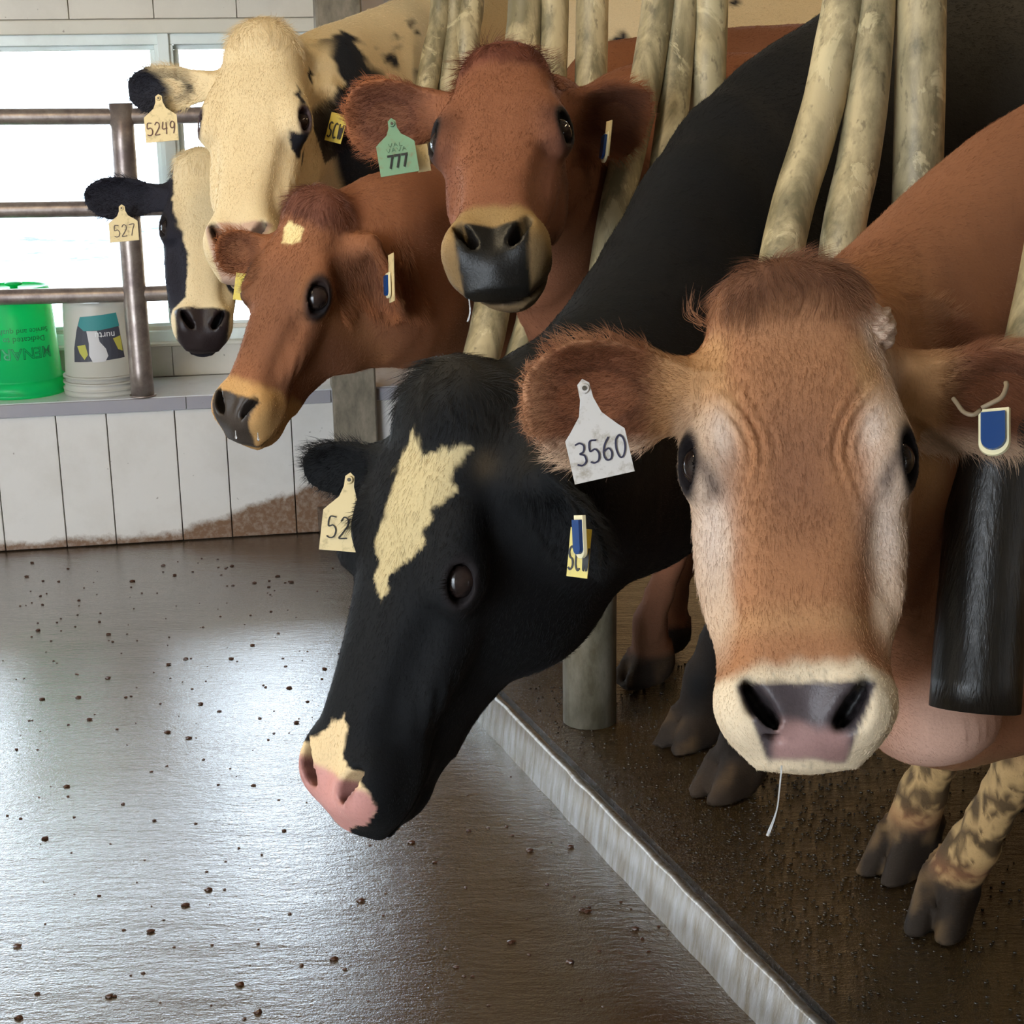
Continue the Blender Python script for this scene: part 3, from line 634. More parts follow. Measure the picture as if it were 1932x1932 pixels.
EARS = {}
def cow(name, label, head, ears, body, bounds, fine, paint, hc=.022, hairn=0, hair=None, extra=None, flow=(.9, .35, -.3), hr=.00030, mouth=(.006,), lash=True):
    lo, hi = bounds
    F = Field(axis(lo[0], hi[0], fine[0], hc), axis(lo[1], hi[1], fine[1], hc), axis(lo[2], hi[2], fine[2], hc))
    E = {}
    body(F); head.build(F)
    for k, e in ears.items(): E[k] = ear_fn(F, **e)
    if extra: extra(F)
    head.cut(F); head.mouth(F, *mouth)
    p, q = F.mesh()
    if DEV: print('MESH', name, F.F.shape, len(p), len(q))
    def ctx(P, N=None):
        c = dict(P=P, h=head.local(P), N=N); c['eq'] = eye_q(c['h'], head)
        es = []
        for k, e in E.items():
            v = P-e['base']; s = (v @ e['s'])/e['L']; t = v @ e['t']; nn = v @ e['n']
            es.append((s, t/e['W'], nn, (s > .0) & (s < 1.15) & (np.abs(t) < e['W']*1.15) & (np.abs(nn) < .09), k))
        c['ears'] = es; return c
    me = mesh_np(name, p, q); col, wet = paint(ctx(p))
    ca = me.attributes.new('col', 'FLOAT_COLOR', 'POINT'); ca.data.foreach_set('color', np.concatenate([col, np.ones((len(p), 1))], 1).astype(np.float32).ravel())
    wa = me.attributes.new('wet', 'FLOAT', 'POINT'); wa.data.foreach_set('value', wet.astype(np.float32))
    o = obj(name, me, MSKIN); tag(o, label, 'cow')
    for g in (-1, 1):
        c, ax, ln, hh = head.eye_frame(g); bm = bmesh.new(); bmesh.ops.create_uvsphere(bm, u_segments=32, v_segments=20, radius=.0245*head.sc*(.5+.5*head.k['ey']))
        for f in bm.faces: f.smooth = True
        m2 = bpy.data.meshes.new('eye'); bm.to_mesh(m2); bm.free(); e = obj('eye', m2, MEYE); e.parent = o; e.location = Vector(head.w(c-ax*.0015))
        if lash:
            n = 80; u = rng.uniform(-1, 1, n)*.85; hu = hh if hh[2] > 0 else -hh; ke = head.k['ey']
            rt = np.array([head.w(c+ax*(.020-.008*abs(a))+ln*a*.024*ke+hu*.0165*ke*(1-.6*a*a)) for a in u])
            dd = head.d(nrm(ax*.75+hu*.35)); L = rng.uniform(.009, .016, (n, 1))*head.sc; jit = rng.normal(0, .12, (n, 3))
            hair_obj('eyelashes', rt, rt+L*(dd+jit+head.d(hu)*.3), rt+L*.5*(dd+jit*.7), .00025, np.tile(np.array([[.01, .008, .006]]), (n, 1)), o)
    if hairn:
        def dens(P, N):
            c = ctx(P); w = hair(c)['dens'] if hair else np.ones(len(P))
            vis = np.where((N @ np.array((0, -1., .25))) > -.35, 1, .12); return w*vis*(.05+.95*(1-paint(c)[1]))
        R0, N0 = sample_surface(p, q, hairn, dens); c = ctx(R0, N0); hp = hair(c); cl, _ = paint(c)
        hd = head.d((0, .9, 0)); fl = np.tile(np.array(flow, float)[None], (len(R0), 1)); inh = sm(-.10, .0, c['h'][:, 1])*sm(.30, .24, np.abs(c['h'][:, 2]))*sm(.17, .13, np.abs(c['h'][:, 0]))
        fl = fl*(1-inh[:, None])+hd[None]*inh[:, None]
        for (s, t, nn, m, k) in c['ears']:
            e = E[k]; fl[m] = e['s'][None]+e['t'][None]*(t[m, None]*1.0)
        fl = fl*(1-hp['wild'][:, None])+hp['dir']*hp['wild'][:, None]
        fl -= N0*(fl*N0).sum(1)[:, None]; fl /= np.linalg.norm(fl, axis=1)[:, None]+1e-6
        L = hp['len'][:, None]*rng.uniform(.6, 1.3, (len(R0), 1)); j = rng.normal(0, 1, (len(R0), 3))*hp['jit'][:, None]
        cl_j = np.stack([nz(R0, 90, s) for s in (3, 4, 5)], 1)*hp['clump'][:, None]
        lift = hp['lift'][:, None]
        mid = R0+L*.5*(fl*.7+N0*lift+j*.6+cl_j*.5); tip = R0+L*(fl+N0*lift*.7+j+cl_j)
        v = rng.uniform(.82, 1.22, (len(R0), 1)); cl = np.clip(cl*v*hp.get('gain', 1.0), 0, 1)
        hair_obj('coat_hair', R0-N0*.001, tip, mid, hr*hp.get('rad', np.ones(len(R0))), cl, o)
    EARS[label] = E
    return o, E, (p, q)
# ---------------------------------------------------------------- the cows
FRW = nrm((-.92, -.38, 0))      # cows face this way over the kerb
def seg_mask(P2, a, b, r):
    a = np.array(a); e = np.array(b)-a; w = P2-a; t = np.clip((w @ e)/(e @ e), 0, 1)
    return np.exp(-((w-t[:, None]*e)**2).sum(1)/r**2)
def jersey_paint(c):
    P, h = c['P'], c['h']; n = len(P); j = .008*nz(P, 55, 1)+.004*nz(P, 160, 2)
    col = np.tile(np.array(lin('#a2714c')), (n, 1)); x, y, z = np.abs(h[:, 0]), h[:, 1], h[:, 2]
    inh = sm(-.12, -.02, y)*sm(.60, .56, y)*sm(.20, .16, x)*sm(-.36, -.30, z)*sm(.2, .1, z)
    hd_ = sm(-.16, -.02, y)*sm(.20, .15, x)*sm(-.3, -.2, z); col = lay(col, (1-hd_)*.75, '#86563d'); col = lay(col, inh*.9*sm(-.10, -.02, z+j), '#a06f4c')
    col = lay(col, inh*.55*sm(.055, .085, x+j)*sm(.02, .06, y)*sm(.20, .15, y), '#b98f60')
    col = lay(col, inh*sm(.06, .0, y+j)*sm(.10, .06, x), '#6f4a35')
    col = lay(col, inh*.75*np.exp(-((y-.21)/.10)**2)*sm(.065, .01, x+j), '#7d543d')
    col = lay(col, inh*.55*sm(.34, .38, y)*sm(.40, .37, y), '#b58a60')
    # pale cheeks, eye surrounds and muzzle
    side = sm(.145, .13, x)*sm(.070, .098, x+j*.7+(-z-.03)*.35)*sm(.10, .17, y)*sm(.44, .36, y)
    col = lay(col, inh*side*.85, '#c9ad92')
    eyeb = np.exp(-(((y-.165+.5*(x-.08))/.030)**2+((x-.083)/.016)**2))+np.exp(-(((y-.265)/.06)**2+((x-.095)/.022)**2))
    col = lay(col, inh*np.clip(eyeb, 0, 1)*.9, '#cdb8a8')
    hx = h[:, 0]; col = lay(col, inh*.85*seg_mask(np.stack([hx, y], 1)+j[:, None]*.6, (-.090, .035), (-.112, .135), .013), '#d3b9a2')
    dk = seg_mask(np.stack([x, y], 1), (.106, .195), (.092, .222), .0105)*sm(-.10, -.07, z); col = lay(col, np.clip(dk*.75, 0, 1)*inh, '#4a3b36')
    lid = sm(1.75, 1.15, c['eq']); col = lay(col, lid*inh, '#1d1718')
    mz = sm(.410, .428, y+j*.6-.30*np.maximum(x-.055, 0)+.25*np.maximum(-z-.05, 0)); col = lay(col, mz*inh, '#d8c4a6')
    pad = sm(.434, .440, y+j*.3)*sm(.004, -.002, x-(.074-.42*np.maximum(y-.437, 0)))*sm(-.122, -.112, z)*sm(.522, .513, y+j*.4); dots = sm(.62, .75, nz(P, 900, 31)*.6+nz(P, 700, 32)*.5)*mz*(1-pad)*sm(.06, .03, x)*sm(.41, .42, y); col = lay(col, dots*inh*.3, '#4a4038'); col = lay(col, pad*inh, '#4f4648')
    pink = pad*sm(.475, .495, y+j*.6)*sm(.046, .034, x+j*.5); col = lay(col, pink*inh*.8, '#a5807a')
    nos = np.zeros(n)
    for (cx, cy, cz), r in zip(NOS, (.008, .011, .012, .010, .008)): nos = np.maximum(nos, np.exp(-(((x-cx*1.26)**2+(y-cy)**2)/r**2)))
    col = lay(col, np.clip(nos*1.2, 0, 1)*inh*sm(-.1, -.08, z), '#171314')
    wet = np.clip(pad*1.1, 0, 1)*inh
    br = np.exp(-(((P-np.array((.53, 1.87, .56)))/np.array((.075, .12, .08)))**2).sum(1)**2); col = lay(col, br*.9, '#cba593')
    zz = P[:, 2]; lg = sm(.48, .34, zz+j)*(P[:, 0] < 1.3); col = lay(col, lg*.8, '#b99a68'); md = sm(.05, .45, .45*nz(P, 95, 21)+.35*nz(P, 230, 24)+.35*nz(P, 30, 22)+.45*sm(.34, .08, zz)-.05)*lg; col = lay(col, md*.88, '#3a2b1b')
    col = lay(col, lg*sm(.115, .075, zz+j), '#2b221a'); col = lay(col, lg*sm(.12, .08, zz)*np.clip(.5*nz(P, 140, 41)+.4*nz(P, 60, 42), 0, 1), '#6a5338'); col = lay(col, lg*gau(np.stack([zz], 1), (.115,), (.02,))*.5, '#8a5a3e')
    for s, t, nn, m, k in c['ears']:
        e = m & (s > .12); f = e*sm(.12, .3, s)
        col = lay(col, f*.9, '#855236'); core = f*np.exp(-((s-.52)/.30)**2-((t)/.6)**2)*(nn > -.001); col = lay(col, core, '#583424')
        rim = e*sm(.72, .98, np.maximum(np.abs(t)*1.0, s*.98)); col = lay(col, rim*.6, '#bd8d68'); lowr = e*sm(.50, .85, t*(1 if k == 'r' else -1)); col = lay(col, lowr*.75, '#d8bca0')
    return col, wet
def jersey_hair(c):
    h = c['h']; n = len(h); x, y, z = np.abs(h[:, 0]), h[:, 1], h[:, 2]
    L = np.full(n, .008); jit = np.full(n, .10); lift = np.full(n, .16); clump = np.full(n, .12); wild = np.zeros(n); dr = np.zeros((n, 3)); dr[:, 2] = -1
    tuft = sm(.05, .0, y)*sm(.10, .07, x)*sm(-.08, -.03, y)*sm(-.09, -.03, z)
    L = L+tuft*.020; clump += tuft*.2; lift += tuft*.3; wild = np.maximum(wild, tuft*.6); 
    for s, t, nn, m, k in c['ears']:
        f = m*sm(.05, .2, s); L = L*(1-f)+f*(.012+.010*sm(.6, 1, np.abs(t))*np.where(t > 0, 1, 1)); lift = lift*(1-f)+f*.5; jit = jit+f*.07; clump = clump+f*.15
    d = np.where((y > -.15) & (x < .16), 1., .25)
    for s, t, nn, m, k in c['ears']: d = np.where(m, 2.6, d)
    L = L*(1-.55*sm(.3, .45, y)*(y < .6))
    d = d*sm(1.05, 1.45, c['eq']); L = L*(.4+.6*sm(1.2, 2.2, c['eq'])); return dict(dens=d, len=L, jit=jit, lift=lift, clump=clump, wild=wild, dir=dr)
H1 = Head((.2927, 1.6432, 1.1344), (-.0286, -.5164, -.8559), (-.139, -.8458, .515), .92, w=1.22, poll=1., mw=1.26, dish=.004, ck=.020)
def body1(F):
    w = H1.w
    tubes(F, [(w((0, .06, -.12)), .075, .075), ((.40, 1.80, .975), .145, .10), ((.50, 1.93, .955), .210, .13), ((.67, 2.12, .95), .315, .17), ((.88, 2.33, .93), .405, .23)], .05)
    tubes(F, [((.88, 2.33, .93), .405, .23), ((1.15, 2.44, .88), .38, .29), ((1.60, 2.62, .88), .37, .32), ((2.05, 2.80, .92), .34, .27), ((2.25, 2.88, .98), .24, .2)], .06)
    tubes(F, [((.44, 1.80, .78), .05, .035), ((.53, 1.95, .63), .075, .05), ((.60, 2.05, .545), .10, .075), ((.80, 2.2, .60), .16, .16)], .06)   # dewlap
    ell(F, (.53, 1.88, .565), (.075, .07, .058), None, .05)
    foreleg(F, (.84, 2.20, .62), (.76, 2.18, .38), (.73, 2.31, .16), (.702, 2.355, 0), (-.55, -.85), 1.0)
    foreleg(F, (.82, 2.45, .62), (.74, 2.42, .38), (.70, 2.51, .16), (.678, 2.54, 0), (-.75, -.65), 1.0)
    for dx, dy in ((.10, -.16), (-.10, .20)):
        b = np.array((2.10+dx, 2.77+dy, 0)); tubes(F, [(b+(0, 0, .75), .16, .11), (b+(.0, 0, .52), .075, .06), (b+(.12, .05, .42), .05, .045), (b+(.06, .02, .12), .036, .036)], .03, up=(0, 1, 0)); hoof(F, b+(.02, 0, 0), FRW)
EAR1 = {'r': dict(base=(.186, 1.640, 1.030), tip=(.011, 1.625, 1.030), normal=(-.05, -1, -.1), W=.068, th=.0078, cup=5., root=H1.w((.05, .07, -.08))),
        'l': dict(base=(.434, 1.672, 1.030), tip=(.617, 1.720, .995), normal=(-.2, -1, -.1), W=.066, th=.0078, cup=5., root=H1.w((-.05, .07, -.08)))}
def creases1(F):
    w = H1
    a = w.w((0, .16, -.02)); S = w.sc
    def fn(X, Y, Z):
        x, y, z = X-w.T[0], Y-w.T[1], Z-w.T[2]; R = w.R
        x, y, z = [(x*R[0, j]+y*R[1, j]+z*R[2, j])/S for j in range(3)]; x = np.abs(x)
        dx, dy = .115-x, .195-y; r = np.sqrt(dx*dx+dy*dy*.55)+.003*np.sin(y*60)
        m = np.exp(-((r-.068)/.020)**2)*np.clip((dx-.01)/.03, 0, 1)*np.exp(-((y-.165)/.055)**2)*(z > -.07)
        return -.0030*S*np.cos(6.283*(r-.04)/.0135)*m
    F.put(fn, a-.2, a+.2, mode='add')
cow('cow', 'fawn brown cow with a pale muzzle staring straight ahead, nearest on the right', H1, EAR1, body1, ((-.06, 1.2, -.03), (2.6, 3.25, 1.60)),
    ([(-.03, .64, .0036), (.64, .82, .009)], [(1.5, 1.80, .0038), (2.15, 2.6, .010)], [(.60, 1.22, .0038), (-.03, .12, .009)]), jersey_paint, hairn=170000, hair=jersey_hair, hr=.00019, extra=creases1)

def base_face(c, coat, ring, pad, pinkc=None, poll=None, lidc='#1c1718', ringw=1., padtop=.436, inner='#3a241c', rim=None, side=None, padw=.066, padk=.30):
    """shared face painting: coat colour, pale muzzle ring, nose pad, nostrils, lids, ears"""
    P, h = c['P'], c['h']; n = len(P); j = .008*nz(P, 55, 1)+.004*nz(P, 160, 2)
    x, y, z = np.abs(h[:, 0]), h[:, 1], h[:, 2]
    hm = sm(-.12, -.02, y)*sm(.60, .56, y)*sm(.17, .14, x)*sm(-.36, -.30, z)*sm(.2, .1, z)
    col = coat.copy()
    if poll: col = lay(col, hm*sm(.055, .02, y+j)*sm(.10, .06, x)*sm(-.12, -.05, z), poll)
    if side: col = lay(col, hm*np.clip(gau(np.stack([x, y], 1), (.088, .19), (.028, .042)), 0, 1)*.8, side)
    if ring: col = lay(col, hm*sm(.412-.02*ringw, .428-.012*ringw, y+j*.7-.1*np.maximum(x-.04, 0)+.15*np.maximum(-z-.06, 0))*ringw, ring)
    lid = sm(1.7, 1.15, c['eq']); col = lay(col, lid*hm, lidc)
    pd = sm(padtop-.003, padtop+.003, y+j*.3)*sm(.004, -.002, x-(padw-padk*np.maximum(y-.437, 0)))*sm(-.122, -.112, z)
    if pad: col = lay(col, pd*hm, pad)
    nos = np.zeros(n)
    for (cx, cy, cz), r in zip(NOS, (.008, .010, .011, .009, .007)): nos = np.maximum(nos, np.exp(-(((x-cx*1.08)**2+(y-cy)**2)/r**2)))
    col = lay(col, np.clip(nos*1.2, 0, 1)*hm*sm(-.1, -.08, z), pinkc or '#120f10')
    lip = np.exp(-((z+.113+.25*np.maximum(.47-y, 0)**1.3)/.004)**2)*sm(.385, .40, y)*hm; col = lay(col, lip*.7, '#1a1412')
    wet = np.clip(pd, 0, 1)*hm
    for s, t, nn, m, k in c['ears']:
        e = m*sm(.10, .3, s); core = e*np.exp(-((s-.52)/.32)**2-((t)/.62)**2)*(nn > -.001)
        if inner: col = lay(col, core*.85, inner)
        if rim: col = lay(col, e*sm(.72, .98, np.maximum(np.abs(t), s*.98))*.6, rim)
    return col, wet, hm, j
def hooves_legs(c, col, dark='#2a221c', top=.075):
    z = c['P'][:, 2]; j = .006*nz(c['P'], 60, 8)+.004*nz(c['P'], 170, 9); m = sm(top+.01, top-.01, z+j*.5)
    col = lay(col, m, dark); col = lay(col, m*np.clip(.5*nz(c['P'], 140, 41)+.4*nz(c['P'], 60, 42), 0, 1), '#5a4630'); g = sm(.42, .05, z+j*2)*.55*np.clip(.5+nz(c['P'], 30, 12), 0, 1); return lay(col, g, '#3b2d20')
def std_hair(L0=.008, tuft=.02, tw=.6, ear=(.012, .010), lift0=.15, curl=0.):
    def f(c):
        h = c['h']; n = len(h); x, y, z = np.abs(h[:, 0]), h[:, 1], h[:, 2]
        L = np.full(n, L0); jit = np.full(n, .10); lift = np.full(n, lift0); clump = np.full(n, .12); wild = np.zeros(n); dr = np.zeros((n, 3)); dr[:, 2] = -1
        tf = sm(.055, .0, y)*sm(.10, .07, x)*sm(-.08, -.03, y)*sm(-.10, -.03, z)
        L = L+tf*tuft; clump += tf*(.2+curl); lift += tf*.3; wild = np.maximum(wild, tf*tw)
        for s, t, nn, m, k in c['ears']:
            g = m*sm(.05, .2, s); L = L*(1-g)+g*(ear[0]+ear[1]*sm(.6, 1, np.abs(t))); lift = lift*(1-g)+g*.5; jit = jit+g*.07; clump = clump+g*.15
        head = (y > -.15) & (y < .6) & (x < .16) & (z > -.35) & (z < .15)
        d = np.where(head, 1., .45)
        for s, t, nn, m, k in c['ears']: d = np.where(m, 2.6, d)
        L = np.where(head, L*(1-.55*sm(.3, .45, y)), L); lift = np.where(head, lift*.8, lift)
        d = d*sm(1.05, 1.45, c['eq']); L = L*(.4+.6*sm(1.2, 2.2, c['eq'])); return dict(dens=d, len=L, jit=jit, lift=lift, clump=clump, wild=wild, dir=dr)
    return f
def hind(F, b, k=.03):
    b = np.array(b, float)
    tubes(F, [(b+(0, 0, .78), .18, .12), (b+(.0, 0, .55), .08, .065), (b+(.13, .05, .45), .052, .045), (b+(.06, .02, .13), .037, .037)], k, up=(0, 1, 0)); hoof(F, b+(.02, 0, 0), FRW)

# -- black cow reaching down
H2 = Head((-.0873, 1.900, .980), (-.335, -.220, -.916), (-.660, -.640, .393), 1.05, w=1.05, poll=1.3, mw=1.0, dp=1.40, ey=.85)
def body2(F):
    w = H2.w
    tubes(F, [(w((0, .07, -.13)), .085, .080), ((.035, 1.95, .875), .125, .09), ((.12, 2.09, .865), .165, .10), ((.225, 2.28, .900), .225, .12), ((.38, 2.54, .995), .315, .145), ((.62, 2.78, 1.05), .40, .20)], .05)
    tubes(F, [((.62, 2.78, 1.05), .40, .20), ((.95, 2.90, 1.05), .40, .25), ((1.40, 3.06, 1.04), .39, .30), ((1.85, 3.22, 1.08), .36, .25), ((2.05, 3.30, 1.15), .24, .2)], .06)
    foreleg(F, (.58, 2.72, .76), (.50, 2.78, .42), (.44, 2.83, .16), (.420, 2.86, 0), (-.80, -.60), 1.02)
    foreleg(F, (.60, 2.92, .76), (.46, 3.02, .42), (.39, 3.07, .16), (.375, 3.10, 0), (-.80, -.60), 1.02)
    hind(F, (1.90, 3.10, 0)); hind(F, (1.80, 3.36, 0))
EAR2 = {'r': dict(base=(-.150, 1.955, .884), tip=(-.272, 2.030, .858), normal=(-.2, -1, -.2), W=.040, th=.0078, cup=7., root=H2.w((.05, .06, -.08))),
        'l': dict(base=(.040, 1.800, .905), tip=(.098, 1.790, .785), normal=(-.75, -.65, -.1), W=.052, th=.0078, cup=7., root=H2.w((-.05, .06, -.09)))}
BLAZE2 = [(.0041, .040), (-.0179, .0666), (-.0378, .0624), (-.0454, .0455), (-.0614, .0394), (-.0609, .0615), (-.0578, .0975), (-.0501, .1479), (-.0401, .1831), (-.0215, .2144), (-.0118, .2458), (.0075, .2226), (.0144, .1741), (.0138, .1234), (.0153, .0851)]
NOSE2 = [(-.0143, .3846), (-.0263, .4262), (-.0448, .4392), (-.0714, .4488), (-.088, .4627), (-.092, .4754), (-.092, .4912), (-.085, .5034), (-.0455, .53), (.04, .53), (.09, .50), (.09, .455), (.05, .435), (.02, .41)]
def paint2(c):
    n = len(c['P']); coat = np.tile(np.array(lin('#0b0c0e')), (n, 1)); P = c['P']
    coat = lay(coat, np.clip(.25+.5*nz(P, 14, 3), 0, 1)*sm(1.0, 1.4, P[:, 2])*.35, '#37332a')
    col, wet, hm, j = base_face(c, coat, None, None, inner='#0c0c0f')
    col = lay(col, hm*sm(.09, -.02, c['h'][:, 1])*np.clip(.5+.4*nz(P, 50, 7), 0, 1)*.5, '#37322a'); col = lay(col, hm*gau(c['h'], (-.092, .055, -.022), (.016, .018, .012))*.8, '#54452f')
    ch = chart(c['h'])+np.stack([.004*nz(P, 200, 5), .004*nz(P, 170, 6)], 1)
    if BLAZE2: col = lay(col, hm*sm(-.002, .002, poly_d(ch, BLAZE2)), '#bba97f')
    if NOSE2:
        m = hm*sm(-.002, .002, poly_d(ch, NOSE2)); col = lay(col, m, '#d8bd92'); pk = m*sm(.452, .462, c['h'][:, 1]); col = lay(col, pk, '#c58d84')
        x, y, z = np.abs(c['h'][:, 0]), c['h'][:, 1], c['h'][:, 2]; nos = np.zeros(n)
        for (cx, cy, cz), r in zip(NOS, (.008, .010, .011, .009, .007)): nos = np.maximum(nos, np.exp(-(((x-cx*1.08)**2+(y-cy)**2)/r**2)))
        col = lay(col, pk*np.clip(nos*1.1, 0, 1), '#3a1c1e'); wet = pk
    return hooves_legs(c, col), wet
cow('cow', 'black cow with a white forehead blaze and pink nose reaching down over the kerb', H2, EAR2, body2, ((-.42, 1.45, -.03), (2.4, 3.65, 1.62)),
    ([(-.40, .22, .0048), (.34, .5, .012)], [(1.50, 2.10, .0048), (2.8, 3.15, .014)], [(.40, 1.10, .0048), (-.03, .12, .012)]), paint2, hairn=140000, hair=std_hair(.008, .016), hr=.00023)

# -- red cow with the green tag
H3 = Head((-.005, 2.72, 1.3855), (-.045, -.862, -.504), (-.125, -.497, .860), .98, w=1.06, poll=1.2, mw=1.10, jaw=.022, ey=1.1)
def body3(F):
    w = H3.w
    tubes(F, [(w((0, .05, -.13)), .08, .075), ((.06, 2.90, 1.20), .15, .09), ((.13, 3.03, 1.09), .22, .10), ((.25, 3.20, 1.02), .33, .17), ((.50, 3.36, .99), .37, .21)], .05)
    tubes(F, [((.50, 3.36, .99), .37, .21), ((.85, 3.50, .98), .37, .25), ((1.30, 3.68, .98), .36, .27), ((1.75, 3.86, 1.02), .33, .24), ((1.95, 3.94, 1.08), .22, .2)], .06)
    foreleg(F, (.48, 3.36, .70), (.38, 3.38, .40), (.31, 3.42, .16), (.299, 3.438, 0), (-.85, -.5), .98)
    foreleg(F, (.55, 3.52, .70), (.45, 3.58, .40), (.38, 3.62, .16), (.36, 3.64, 0), (-.85, -.5), .98)
    hind(F, (1.80, 3.76, 0)); hind(F, (1.70, 4.0, 0))
EAR3 = {'r': dict(base=(-.112, 2.775, 1.300), tip=(-.276, 2.795, 1.285), normal=(-.05, -1, -.15), W=.070, th=.0078, cup=5., root=H3.w((.05, .06, -.08))),
        'l': dict(base=(.112, 2.782, 1.300), tip=(.248, 2.838, 1.272), normal=(-.3, -1, -.15), W=.070, th=.0078, cup=5., root=H3.w((-.05, .06, -.08)))}
def paint3(c):
    n = len(c['P']); P = c['P']; coat = np.tile(np.array(lin('#82533a')), (n, 1)); coat = lay(coat, np.clip(.3+.5*nz(P, 18, 3), 0, 1)*.4, '#70442f')
    col, wet, hm, j = base_face(c, coat, '#93794d', '#161411', poll='#6e4030', inner='#532a20', rim='#a8683f', side='#4a2c22', padtop=.446, ringw=.85, padw=.060, padk=.12); h3 = c['h']; low = hm*np.maximum(sm(-.070, -.095, h3[:, 2])*sm(.39, .42, h3[:, 1]), .6*sm(.455, .485, h3[:, 1]))*(1-wet); col = lay(col, low*.8, '#5a4936')
    x, y, z = np.abs(c['h'][:, 0]), c['h'][:, 1], c['h'][:, 2]; col = lay(col, hm*.5*sm(.055, .085, x)*sm(.2, .26, y)*sm(.38, .34, y), '#5a3124')
    return hooves_legs(c, col), wet
cow('cow', 'red-brown cow with curly poll hair and a green ear tag, chin lifted toward the viewer', H3, EAR3, body3, ((-.33, 2.2, -.03), (2.2, 4.35, 1.65)),
    ([(-.29, .26, .0052)], [(2.22, 2.92, .0055)], [(.98, 1.46, .0052)]), paint3, hairn=130000, hair=std_hair(.0075, .018, .3, curl=.6), hr=.00027, mouth=(.009,))

# -- red cow in profile
H4 = Head((-.3746, 3.058, 1.128), (-.3721, -.395, -.84), (-.4369, -.7239, .534), .88, w=1.02, poll=1.4, mw=1.05, dp=1.40, ey=1.3)
def body4(F):
    w = H4.w
    tubes(F, [(w((0, .10, -.14)), .08, .07), (w((0, .05, -.17)), .11, .08), ((-.24, 3.20, .985), .165, .09), ((-.12, 3.38, .975), .18, .09), ((.04, 3.62, .97), .24, .13), ((.28, 4.0, 1.04), .37, .19)], .05)
    tubes(F, [((.28, 4.0, 1.04), .37, .19), ((.65, 4.10, 1.07), .37, .25), ((1.10, 4.28, 1.08), .37, .27), ((1.55, 4.46, 1.09), .34, .24), ((1.75, 4.54, 1.14), .22, .2)], .06)
    foreleg(F, (.28, 3.94, .75), (.20, 3.97, .40), (.14, 4.0, .16), (.12, 4.0, 0), (-.85, -.5), .98)
    foreleg(F, (.34, 4.10, .75), (.26, 4.14, .40), (.20, 4.17, .16), (.18, 4.18, 0), (-.85, -.5), .98)
    hind(F, (1.60, 4.36, 0)); hind(F, (1.50, 4.6, 0))
EAR4 = {'r': dict(base=(-.462, 3.107, 1.040), tip=(-.568, 3.100, 1.035), normal=(.1, -1, -.1), W=.046, th=.0078, cup=7., root=H4.w((.05, .06, -.08))),
        'l': dict(base=(-.262, 3.030, 1.060), tip=(-.214, 3.045, .905), normal=(-.85, -.5, .1), W=.040, th=.0078, cup=9., root=H4.w((-.05, .06, -.09)))}
SPOT4 = [(.026, .0641), (.0185, .0516), (-.0175, .054), (-.0258, .0888), (-.0037, .1069), (.020, .1012)]
def paint4(c):
    n = len(c['P']); P = c['P']; coat = np.tile(np.array(lin('#87573a')), (n, 1)); coat = lay(coat, np.clip(.3+.5*nz(P, 16, 3), 0, 1)*.35, '#6a4330')
    col, wet, hm, j = base_face(c, coat, '#b98f5b', '#3a322c', poll='#6b4233', inner='#5d3323', rim='#a8683f', side='#8a5c38', padtop=.440)
    h = c['h']; col = lay(col, hm*.45*sm(.10, .2, h[:, 1])*sm(.4, .33, h[:, 1])*sm(-.05, .0, h[:, 2]), '#5f3f2e')
    if SPOT4: col = lay(col, hm*sm(-.002, .002, poly_d(chart(h)+np.stack([.003*nz(P, 260, 5), .005*nz(P, 150, 6)], 1), SPOT4)), '#dcc690')
    return hooves_legs(c, col), wet
cow('cow', 'red-brown cow in profile with a small white star under its dark forelock', H4, EAR4, body4, ((-.62, 2.6, -.03), (2.0, 4.95, 1.68)),
    ([(-.60, -.18, .0052)], [(2.66, 3.16, .0052)], [(.64, 1.20, .0052)]), paint4, hairn=130000, hair=std_hair(.0075, .015, .4), hr=.00028)

# -- tall white Holstein
H5 = Head((-.544, 3.69, 1.451), (-.058, -.64, -.765), (-.107, -.758, .641), 1.1, w=1.05, poll=1.6, mw=1.0, dp=1.08, ey=.85)
def body5(F):
    w = H5.w
    tubes(F, [(w((0, .06, -.13)), .09, .085), ((-.45, 3.86, 1.27), .17, .11), ((-.35, 4.08, 1.25), .23, .11), ((-.20, 4.34, 1.24), .31, .125), ((.02, 4.60, 1.24), .38, .18)], .05)
    tubes(F, [((.02, 4.60, 1.24), .38, .18), ((.40, 4.78, 1.24), .39, .23), ((.9, 4.94, 1.24), .40, .27), ((1.35, 5.10, 1.24), .37, .24), ((1.55, 5.18, 1.30), .24, .2)], .06)
    foreleg(F, (.06, 4.50, .85), (.0, 4.52, .46), (-.06, 4.54, .18), (-.08, 4.54, 0), (-.85, -.5), 1.1)
    foreleg(F, (.14, 4.66, .85), (.08, 4.70, .46), (.02, 4.72, .18), (.0, 4.73, 0), (-.85, -.5), 1.1)
    hind(F, (1.40, 5.0, 0)); hind(F, (1.30, 5.24, 0))
EAR5 = {'r': dict(base=(-.662, 3.685, 1.350), tip=(-.850, 3.700, 1.336), normal=(-.05, -1, -.1), W=.056, th=.0078, cup=7., root=H5.w((.05, .07, -.08))),
        'l': dict(base=(-.405, 3.75, 1.335), tip=(-.360, 3.78, 1.230), normal=(-.9, -.6, -.1), W=.052, th=.0078, cup=7., root=H5.w((-.05, .07, -.09)))}
